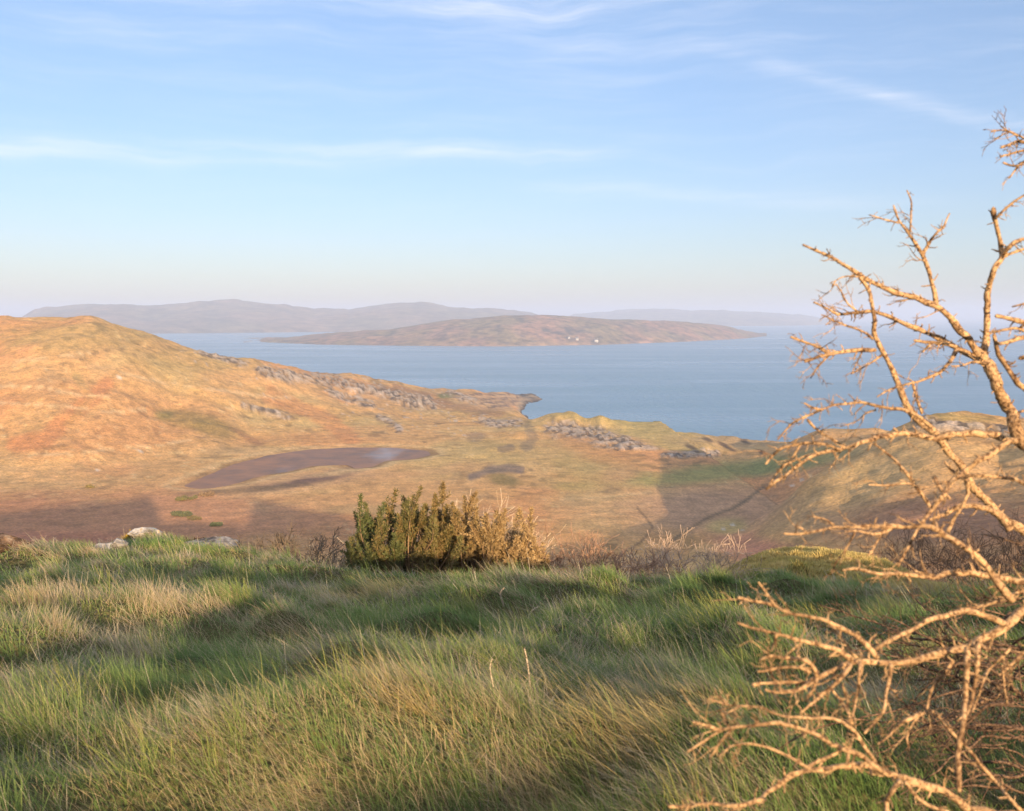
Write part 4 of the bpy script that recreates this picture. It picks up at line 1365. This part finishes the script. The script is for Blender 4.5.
# deeper, darker twigs behind the lower boughs
BARK_D = bark_material('dark twig bark', (0.20, 0.13, 0.085), (0.09, 0.06, 0.045), (0.30, 0.26, 0.22))
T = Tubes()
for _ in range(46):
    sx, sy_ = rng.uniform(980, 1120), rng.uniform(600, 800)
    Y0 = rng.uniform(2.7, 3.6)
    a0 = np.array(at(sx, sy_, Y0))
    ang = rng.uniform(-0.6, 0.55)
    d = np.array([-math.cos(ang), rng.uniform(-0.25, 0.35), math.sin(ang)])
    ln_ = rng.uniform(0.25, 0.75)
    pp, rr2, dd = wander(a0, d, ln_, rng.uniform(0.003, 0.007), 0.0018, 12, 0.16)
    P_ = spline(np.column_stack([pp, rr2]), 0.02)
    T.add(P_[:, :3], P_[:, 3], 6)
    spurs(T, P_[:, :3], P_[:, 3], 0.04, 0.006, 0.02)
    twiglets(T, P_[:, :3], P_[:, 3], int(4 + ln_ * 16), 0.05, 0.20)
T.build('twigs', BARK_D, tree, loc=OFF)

# ------------------------------------------------------------------ shrubs
def shrub_tubes(T, base, height, spread, stems, r0, rmin, col, lean=(0, 0), depth=3, up=0.9):
    def grow(p, d, ln_, r_, lev):
        pp, rr2, dd = wander(p, d, ln_, r_, max(rmin, r_ * 0.6), 4, 0.16, 0.03)
        T.add(pp, rr2, 5 if lev > 1 else 4, col=np.array(col) * rng.uniform(0.7, 1.15))
        if lev <= 0:
            return
        for _ in range(rng.integers(2, 5)):
            j = rng.integers(2, 5)
            e = pp[j] - pp[j - 1]
            e /= np.linalg.norm(e) + 1e-9
            q = e + rand_perp(e) * rng.uniform(0.4, 0.9)
            grow(pp[j], q, ln_ * rng.uniform(0.5, 0.8), max(rmin, rr2[j] * 0.75), lev - 1)
    for _ in range(stems):
        a_ = rng.uniform(0, 6.28)
        s_ = rng.uniform(0, 1) ** 0.5
        p = np.array(base) + np.array([math.cos(a_) * s_ * spread * 0.45, math.sin(a_) * s_ * spread * 0.3, -0.05])
        d = np.array([math.cos(a_) * s_ * spread / height * 0.6 + lean[0], math.sin(a_) * s_ * 0.3 + lean[1], up])
        grow(p, d, height * rng.uniform(0.34, 0.5), r0 * rng.uniform(0.7, 1.1), depth)


TWIG = vcol_material('twig', 0.8, 0.0, 0.15)
LEAF = vcol_material('gorse foliage', 0.6, 0.25, 0.25)


def gz(x, y):
    return float(ground_z(np.array([float(x)]), np.array([float(y)]))[0])


def spire(pack, p, d, ln_, rad_, n, cA, cB):
    """one gorse shoot: needles set all round an upright axis"""
    d = np.asarray(d, float) / np.linalg.norm(d)
    s = rng.random(n) ** 0.85
    u = np.cross(d, [0.2, 0.9, 0.1])
    u /= np.linalg.norm(u)
    w_ = np.cross(d, u)
    a_ = rng.uniform(0, 6.28, n)
    out = u[None] * np.cos(a_)[:, None] + w_[None] * np.sin(a_)[:, None]
    rloc = rad_ * (1 - 0.8 * s) * rng.uniform(0.2, 1.0, n)
    root = np.asarray(p)[None] + d[None] * (s * ln_)[:, None] + out * (rloc * 0.55)[:, None] + rng.normal(0, 0.010, (n, 3))
    nd = out * 0.75 + d[None] * 0.75 + rng.normal(0, 0.35, (n, 3))
    nd /= np.linalg.norm(nd, axis=1)[:, None]
    L_ = rng.uniform(0.030, 0.065, n)
    sd = np.cross(nd, rng.normal(0, 1, (n, 3)))
    sd /= np.linalg.norm(sd, axis=1)[:, None] + 1e-9
    wd = rng.uniform(0.006, 0.012, n)[:, None]
    V_ = np.stack([root - sd * wd, root + sd * wd, root + nd * L_[:, None]], 1)
    kk_ = np.clip(rng.normal(0.5, 0.35, n), 0, 1)[:, None]
    c_ = cA * (1 - kk_) + cB * kk_
    c_ = np.repeat(c_[:, None], 3, 1)
    pack.append((V_.reshape(-1, 3), c_.reshape(-1, 3), np.arange(3 * n), np.full(n, 3)))


def gorse_bush(px0, px1, Y, hfun, nsp, cA, cB, label, name='gorse_bush', needle=260, spires=True, tops=()):
    xc = (px0 + px1) / 2
    bx = at(xc, 570, Y)[0]
    base = (bx, Y, gz(bx, Y))
    root = empty(name, base)
    tag(root, label, 'bush', 'gorse bushes on the brow')
    pack, T = [], Tubes()
    for i in range(nsp + len(tops)):
        px_ = px0 + (px1 - px0) * rng.random() if i < nsp else tops[i - nsp][0]
        yy = Y + rng.uniform(-0.55, 0.75)
        x_ = (px_ - 512) / FPX * Y
        g = gz(x_, yy)
        topz = at(px_, hfun(px_) if i < nsp else tops[i - nsp][1], Y)[2]
        frac = rng.random() ** 0.75 if i < nsp else 1.0
        H = (topz - g)
        tip_z = g + H * (0.22 + 0.74 * frac) * rng.uniform(0.88, 1.04)
        ln_ = rng.uniform(0.35, 0.62) * (1.0 if spires else 0.8)
        p_top = np.array([x_, yy, tip_z])
        lean_ = np.array([(px_ - xc) / (px1 - px0) * 0.55 + rng.normal(0, 0.24), rng.normal(-0.08, 0.2), 1.0])
        lean_ /= np.linalg.norm(lean_)
        p0 = p_top - lean_ * ln_
        c1_, c2_ = cA(px_), cB(px_)
        spire(pack, p0, lean_, ln_, rng.uniform(0.07, 0.15), needle, c1_, c2_)
        for _k in range(3):
            q = lean_ + rand_perp(lean_) * 0.75
            s0 = p0 + lean_ * ln_ * rng.uniform(0.0, 0.5)
            spire(pack, s0, q, ln_ * rng.uniform(0.35, 0.6), 0.075, needle // 4, c1_, c2_)
        rootp = np.array([bx + (x_ - bx) * 0.6, Y + (yy - Y) * 0.4, g - 0.05])
        mid = (rootp + p0) / 2 + rng.normal(0, 0.05, 3)
        P_ = spline(np.array([[*rootp, .016], [*mid, .012], [*p0, .009], [*(p_top - lean_ * 0.1), .005]]), 0.08)
        T.add(P_[:, :3], P_[:, 3], 5, col=(0.24, 0.16, 0.09))
    f = join_np('foliage', [(v_ - np.array(base), c_, f_, t2) for v_, c_, f_, t2 in pack], LEAF, root)
    T.build('stems', TWIG, root, loc=base)
    return root


def lerpc(a_, b_, t_):
    t_ = min(1, max(0, t_))
    return np.array(a_) * (1 - t_) + np.array(b_) * t_


def h_left(p):
    return float(np.interp(p, [342, 350, 360, 372, 382, 396, 408, 420, 432, 446], [560, 528, 508, 500, 510, 496, 507, 494, 505, 500]))


def h_right(p):
    return float(np.interp(p, [432, 440, 450, 462, 480, 500, 515, 530, 545, 555], [500, 494, 503, 500, 507, 509, 516, 525, 545, 572]))


gorse_bush(344, 462, 15.4, h_left, 100, lambda p: lerpc((0.07, 0.10, 0.034), (0.15, 0.13, 0.045), (p - 350 + rng.normal(0, 25)) / 120), lambda p: lerpc((0.17, 0.19, 0.07), (0.38, 0.25, 0.10), (p - 350 + rng.normal(0, 35)) / 120),
           'dark green spiky gorse bush on the brow, left of the golden brown one', tops=[(359, 482), (356, 500), (392, 484), (398, 488), (404, 494), (422, 479), (425, 490), (413, 497), (377, 500), (436, 490), (347, 516)])
gorse_bush(418, 556, 15.7, h_right, 125, lambda p: lerpc((0.13, 0.11, 0.045), (0.34, 0.23, 0.11), (p - 430 + rng.normal(0, 25)) / 80), lambda p: lerpc((0.34, 0.23, 0.09), (0.58, 0.42, 0.21), (p - 430 + rng.normal(0, 30)) / 90),
           'golden brown withered gorse bush on the brow, touching the green one', tops=[(452, 486), (462, 493), (474, 496), (487, 492), (505, 500), (519, 505), (533, 516), (442, 484)])


def bare_shrub(px, Y, height, spread, stems, col, label, name='bare_shrub', r0=0.010, rmin=0.0042, lean=(0, 0), depth=3, up=0.9, dz=0.0):
    x_ = (px - 512) / FPX * Y
    b_ = (x_, Y, gz(x_, Y) + dz)
    root = empty(name, b_)
    tag(root, label, 'shrub', 'leafless shrubs on the brow')
    T = Tubes()
    shrub_tubes(T, b_, height, spread, stems, r0, rmin, col, lean, depth, up)
    T.build('twigs', TWIG, root, loc=b_)
    return root


bare_shrub(462, 17.4, 2.05, 2.3, 60, (0.72, 0.56, 0.38), 'bleached leafless shrub showing its pale twigs above the gorse', depth=3, rmin=0.0035, r0=0.008, lean=(-0.05, 0))
bare_shrub(582, 16.4, 1.55, 1.9, 24, (0.40, 0.25, 0.17), 'open reddish leafless shrub just right of the gorse', lean=(-0.1, 0))
bare_shrub(690, 18.0, 1.65, 1.3, 18, (0.56, 0.42, 0.32), 'dense pale pinkish leafless shrub left of the mossy hump', lean=(0.0, 0))
bare_shrub(638, 17.6, 0.85, 1.9, 20, (0.38, 0.22, 0.14), 'low brown leafless shrub between the reddish and the pale pink ones')
bare_shrub(300, 17.4, 0.95, 2.6, 40, (0.22, 0.17, 0.12), 'low dark tangled shrub at the left end of the gorse')
bare_shrub(326, 18.2, 1.25, 2.0, 30, (0.40, 0.31, 0.22), 'low greyish tangled shrub behind the left end of the gorse')
bare_shrub(945, 27.0, 2.6, 4.0, 44, (0.20, 0.13, 0.085), 'dark brown thicket behind the branches, right of the mossy hump')
bare_shrub(1035, 24.5, 2.4, 3.4, 34, (0.22, 0.14, 0.09), 'dark brown thicket at the right edge behind the dead tree')

# ------------------------------------------------------------------ rocks at the brow
def rock(px, py, Y, w_, d_, h_, label, seed, name='rock', rot=0.0, lift=0.0):
    import bmesh
    bm = bmesh.new()
    bmesh.ops.create_icosphere(bm, subdivisions=5, radius=1.0)
    vs = np.array([v_.co[:] for v_ in bm.verts])
    # chunky slab: clip the ball by a few planes, then roughen
    r_ = np.random.default_rng(seed)
    for _ in range(13):
        nn = r_.normal(0, 1, 3)
        nn /= np.linalg.norm(nn)
        off_ = r_.uniform(0.55, 0.8)
        dd = vs @ nn - off_
        vs = vs - np.maximum(dd, 0)[:, None] * nn
    vs = vs * (1 + 0.10 * fbm(vs[:, 0] * 5 + vs[:, 2] * 6 + seed, vs[:, 1] * 5 - vs[:, 2] * 4, 3, seed + 1, 0.6)[:, None])
    for _ in range(16):
        nn = r_.normal(0, 1, 3)
        nn /= np.linalg.norm(nn)
        vs = vs - np.maximum(vs @ nn - r_.uniform(0.5, 0.72), 0)[:, None] * nn
    # a few bedding cracks
    crack = np.abs(((vs[:, 2] + 0.15 * vs[:, 0] + 0.05 * np.sin(vs[:, 1] * 6 + seed)) * 3.3) % 1 - 0.5)
    vs[:, :2] *= (1 - 0.10 * np.clip(1 - crack / 0.12, 0, 1))[:, None]
    ns = fbm(vs[:, 0] * 2.2 + vs[:, 2] * 3.1 + seed, vs[:, 1] * 2.2 - vs[:, 2] * 2.7, 4, seed, 0.6)
    vs = vs * (1 + 0.06 * ns[:, None])
    vs = vs * np.array([w_, d_, h_]) / 2 / 0.75
    c_, s_ = math.cos(rot), math.sin(rot)
    vs[:, :2] = vs[:, :2] @ np.array([[c_, s_], [-s_, c_]])
    for v_, co in zip(bm.verts, vs):
        v_.co = co
    me = bpy.data.meshes.new(name)
    bm.to_mesh(me)
    bm.free()
    for p in me.polygons:
        p.use_smooth = True
    me.materials.append(ROCK if name == 'rock' else ROCK_D)
    o = bpy.data.objects.new(name, me)
    x_ = (px - 512) / FPX * Y
    o.location = (x_, Y, gz(x_, Y) + h_ * 0.10 + 0.02 + lift)
    COL.objects.link(o)
    tag(o, label, 'rock', 'pale rocks showing through the grass')
    return o


rock(140, 537, 17.6, 0.74, 0.5, 0.17, 'flat pale grey rock on the brow with yellow moss on top', 31)
rock(206, 546, 16.6, 0.95, 0.6, 0.26, 'broad grey slab of rock on the brow, largest of the pale rocks', 32, rot=0.2)
rock(97, 569, 14.2, 0.34, 0.3, 0.22, 'small whitish stone half sunk in the grass at the left', 33, lift=0.10)
rock(112, 574, 13.9, 0.26, 0.2, 0.14, 'tiny grey stone just right of the small whitish stone', 34, lift=0.10)
rock(-4, 570, 13.4, 0.60, 0.5, 0.30, 'dark brown boulder at the left edge of the hilltop', 35, name='boulder', lift=0.08)

# mossy caps on the two brow rocks
def moss_cap(px, Y, w_, d_, n, c_, label, lift=0.22):
    x0_ = (px - 512) / FPX * Y
    x = x0_ + rng.normal(0, w_ / 2.6, n)
    y = Y + 0.15 + rng.normal(0, d_ / 2.6, n)
    z = ground_z(x, y) + lift * np.exp(-((x - x0_) / w_) ** 2 * 1.2) * rng.uniform(0.5, 1.0, n)
    cc = np.array(c_) * rng.uniform(0.6, 1.2, n)[:, None]
    o = join_np('moss_cushion', [blades(x, y, z, rng.uniform(0.03, 0.08, n), rng.uniform(0, 6.28, n), rng.uniform(0.2, 1.2, n), rng.uniform(0, 0.5, n), rng.uniform(0.008, 0.016, n), cc * 0.6, cc, 2)], GRASS)
    tag(o, label, 'moss', 'moss cushions on the brow rocks')


moss_cap(128, 17.9, 0.42, 0.3, 2600, (0.60, 0.40, 0.05), 'bright orange yellow moss cushion behind the flat pale rock')
moss_cap(200, 17.0, 0.40, 0.2, 1800, (0.13, 0.075, 0.03), 'dark brown moss cushion behind the broad grey slab', 0.26)

# ------------------------------------------------------------------ dead sticks standing in the grass
STICK = bark_material('bleached stick', (0.55, 0.46, 0.34), (0.30, 0.23, 0.16), (0.7, 0.66, 0.6), 1.0)


def stick(pts, w_, label, Y, py_base):
    T = Tubes()
    rows = [[*at(a_, b_, Y), w_ / 2 * Y / FPX * (1 - 0.4 * i / len(pts))] for i, (a_, b_) in enumerate(pts)]
    g = gz(rows[0][0], Y)
    rows.insert(0, [rows[0][0], Y, min(g, rows[0][2]) - 0.05, rows[0][3] * 1.1])
    sp_ = spline(np.array(rows), 0.03)
    T.add(sp_[:, :3], sp_[:, 3], 6)
    o = T.build('stick', STICK, loc=rows[1][:3])
    o.location = rows[1][:3]
    tag(o, label, 'stick', 'dead sticks standing in the grass')


def ydist(px, py):
    """forward distance where the sight line through a photo pixel meets the ground"""
    for Y in np.arange(2.5, 25, 0.05):
        p = at(px, py, Y)
        if p[2] <= gz(p[0], Y):
            return Y
    return 16.0


for pts, w_, lab in [([(504, 610), (502, 600), (500, 593), (504, 588)], 2.2, 'thin forked dead stick in front of the yellow tuft'),
                     ([(528, 620), (532, 611), (538, 607)], 2.2, 'short bent dead stick leaning right, behind the stub'),
                     ([(536, 636), (542, 632), (545, 625)], 4.0, 'stubby thick dead twig in the middle of the grass'),
                     ([(496, 703), (492, 680), (490, 668), (492, 659)], 1.6, 'slender curved dead stalk, left of the taller one'),
                     ([(531, 700), (529, 675), (526, 655), (524, 648)], 1.9, 'tall straight pale stalk standing in the dark hollow')]:
    stick(pts, w_, lab, ydist(*pts[0]), pts[0][1])

# ------------------------------------------------------------------ dark bushes down in the valley
DKLEAF = vcol_material('dark bush foliage', 0.8, 0.1, 0.1)


def ground_hit(px, py, ymin=150, ymax=700):
    Ys = np.arange(ymin, ymax, 1.0)
    P_ = np.array([at(px, py, Y) for Y in Ys])
    g = ground_z(P_[:, 0], P_[:, 1])
    k_ = np.nonzero(P_[:, 2] <= g)[0]
    i = k_[0] if len(k_) else len(Ys) // 2
    return P_[i, 0], P_[i, 1], float(g[i])


def valley_bush(px, py, wpx, hpx, c_, label, seed):
    c_ = tuple(v_ * 2.6 for v_ in c_)
    x_, y_, z_ = ground_hit(px, py)
    s_ = y_ / FPX
    w_, h_ = wpx * s_, hpx * s_
    root = empty('valley_bush', (x_, y_, z_))
    tag(root, label, 'bush', 'dark bushes in the shaded valley')
    n = 2600
    nb_ = 9
    bc = np.stack([rng.uniform(-0.5, 0.5, nb_) * w_, rng.uniform(-0.4, 0.4, nb_) * w_ * 0.6, rng.uniform(0.1, 0.55, nb_) * h_], 1)
    br = rng.uniform(0.25, 0.5, nb_) * h_ * 1.1
    k_ = rng.integers(0, nb_, n)
    d = rng.normal(0, 1, (n, 3))
    d /= np.linalg.norm(d, axis=1)[:, None]
    c0 = bc[k_] + d * (br[k_] * rng.uniform(0.6, 1.05, n))[:, None] * np.array([1.5, 1.2, 1.0])
    c0[:, 2] = np.maximum(c0[:, 2], -0.1)
    e1 = rng.normal(0, 1, (n, 3))
    e2 = rng.normal(0, 1, (n, 3))
    sz = rng.uniform(0.10, 0.24, n)[:, None]
    V_ = np.stack([c0 - e1 * sz * 0.5, c0 + e1 * sz * 0.5, c0 + e2 * sz * 0.8], 1)
    cc = np.repeat((np.array(c_) * rng.uniform(0.6, 1.3, n)[:, None])[:, None], 3, 1)
    join_np('foliage', [(V_.reshape(-1, 3), cc.reshape(-1, 3), np.arange(3 * n), np.full(n, 3))], DKLEAF, root)
    T = Tubes()
    for _ in range(5):
        pp, r2, _d = wander((0, 0, -0.2), (rng.normal(0, .4), rng.normal(0, .4), 1), h_ * 0.7, 0.06, 0.03, 4, 0.15)
        T.add(pp, r2, 5, col=(0.12, 0.09, 0.06))
    T.build('stems', TWIG, root)


for i, b_ in enumerate([(187, 500, 24, 5, (0.07, 0.065, 0.025), 'long low dark bush in the valley below the left end of the pond'),
                        (208, 496, 14, 6, (0.10, 0.07, 0.04), 'brownish bush in the valley, right of the long low dark one'),
                        (182, 516, 15, 6, (0.05, 0.055, 0.025), 'darkest round bush in the valley, below the long low one'),
                        (193, 520, 12, 4, (0.08, 0.065, 0.03), 'small flat bush touching the darkest valley bush'),
                        (216, 526, 9, 5, (0.06, 0.07, 0.03), 'lone small dark bush nearest the broad grey slab'),
                        (90, 488, 7, 3, (0.10, 0.08, 0.03), 'tiny dark bush by itself at the foot of the left hill')]):
    valley_bush(*b_, i)

# ------------------------------------------------------------------ white houses on the island and the far shore
def wall_mat(name, c_):
    m, t, b = mat(name, 0.8, 0.2)
    n1 = obj_noise(t, 0.6, 3)
    L(t, ramp(t, n1, [(0.3, tuple(v_ * 0.85 for v_ in c_)), (0.7, c_)]), b.inputs['Base Color'])
    return m


WHITE = wall_mat('whitewashed wall', (0.62, 0.61, 0.58))
SLATE = wall_mat('slate roof', (0.16, 0.16, 0.17))
GLASS = wall_mat('dark window', (0.05, 0.05, 0.06))


def box(v0, v1):
    (x0, y0, z0_), (x1, y1, z1_) = v0, v1
    vv = [(x, y, z) for z in (z0_, z1_) for x, y in ((x0, y0), (x1, y0), (x1, y1), (x0, y1))]
    return vv, [(0, 3, 2, 1), (4, 5, 6, 7), (0, 1, 5, 4), (1, 2, 6, 5), (2, 3, 7, 6), (3, 0, 4, 7)]


def house(x_, y_, z_, ln_, wd_, h_, label, group, rot=0.0):
    root = empty('white_house', (x_, y_, z_))
    root.rotation_euler.z = rot
    tag(root, label, 'house', group)
    vv, ff = box((-ln_ / 2, -wd_ / 2, -1.5), (ln_ / 2, wd_ / 2, h_))
    vv += [(-ln_ / 2, 0, h_ + wd_ * 0.42), (ln_ / 2, 0, h_ + wd_ * 0.42)]
    ff = ff[:1] + ff[2:] + [(4, 8, 7), (5, 6, 9)]
    mixed('wall', np.array(vv, float), ff, WHITE, parent=root)
    e = 0.35
    zr, ze = h_ + wd_ * 0.42 + 0.12, h_ - 0.05
    rv = [(-ln_ / 2 - e, -wd_ / 2 - e, ze), (ln_ / 2 + e, -wd_ / 2 - e, ze), (ln_ / 2 + e, 0, zr), (-ln_ / 2 - e, 0, zr), (-ln_ / 2 - e, wd_ / 2 + e, ze), (ln_ / 2 + e, wd_ / 2 + e, ze)]
    rv += [(a_, b_, c_ + 0.3) for a_, b_, c_ in rv]
    rf = mixed('roof', np.array(rv, float), [(0, 3, 2, 1), (3, 4, 5, 2), (6, 7, 8, 9), (9, 8, 11, 10), (0, 1, 7, 6), (4, 10, 11, 5), (0, 6, 9, 3), (3, 9, 10, 4), (1, 2, 8, 7), (2, 5, 11, 8)], SLATE, parent=root)
    for s_ in (-1, 1):
        vv, ff = box((s_ * (ln_ / 2 - 0.8) - 0.4, -0.5, zr - 0.6), (s_ * (ln_ / 2 - 0.8) + 0.4, 0.5, zr + 1.2))
        mixed('chimney', np.array(vv, float), ff, WHITE, parent=rf)
    nw = max(2, int(ln_ / 3.5))
    for k_ in range(nw):
        cx_ = -ln_ / 2 + ln_ * (k_ + 0.5) / nw
        if k_ == nw // 2:
            vv, ff = box((cx_ - 0.5, -wd_ / 2 - 0.05, 0), (cx_ + 0.5, -wd_ / 2 + 0.05, 2.1))
            mixed('door', np.array(vv, float), ff, GLASS, parent=root)
        else:
            vv, ff = box((cx_ - 0.5, -wd_ / 2 - 0.05, 1.0), (cx_ + 0.5, -wd_ / 2 + 0.05, 2.2))
            mixed('window', np.array(vv, float), ff, GLASS, parent=root)


def on_massif(dat, px, frac):
    pxs, X, Y, Z = dat
    j = int(np.argmin(np.abs(pxs - px)))
    i = int(frac * (len(Y) - 1))
    return float(X[i, j]), float(Y[i, j]), float(Z[i, j])


for px, fr, ln_, wd_, h_, lab in [(596, 0.055, 10.5, 7, 5, 'larger white house near the shore of the island'),
                                  (577, 0.06, 7.5, 6, 4, 'smaller white cottage left of the larger island house'),
                                  (569, 0.08, 6, 5, 3.5, 'tiny white cottage highest of the island group')]:
    house(*on_massif(isl, px, fr), ln_, wd_, h_, lab, 'white houses on the island')
#@@END@@
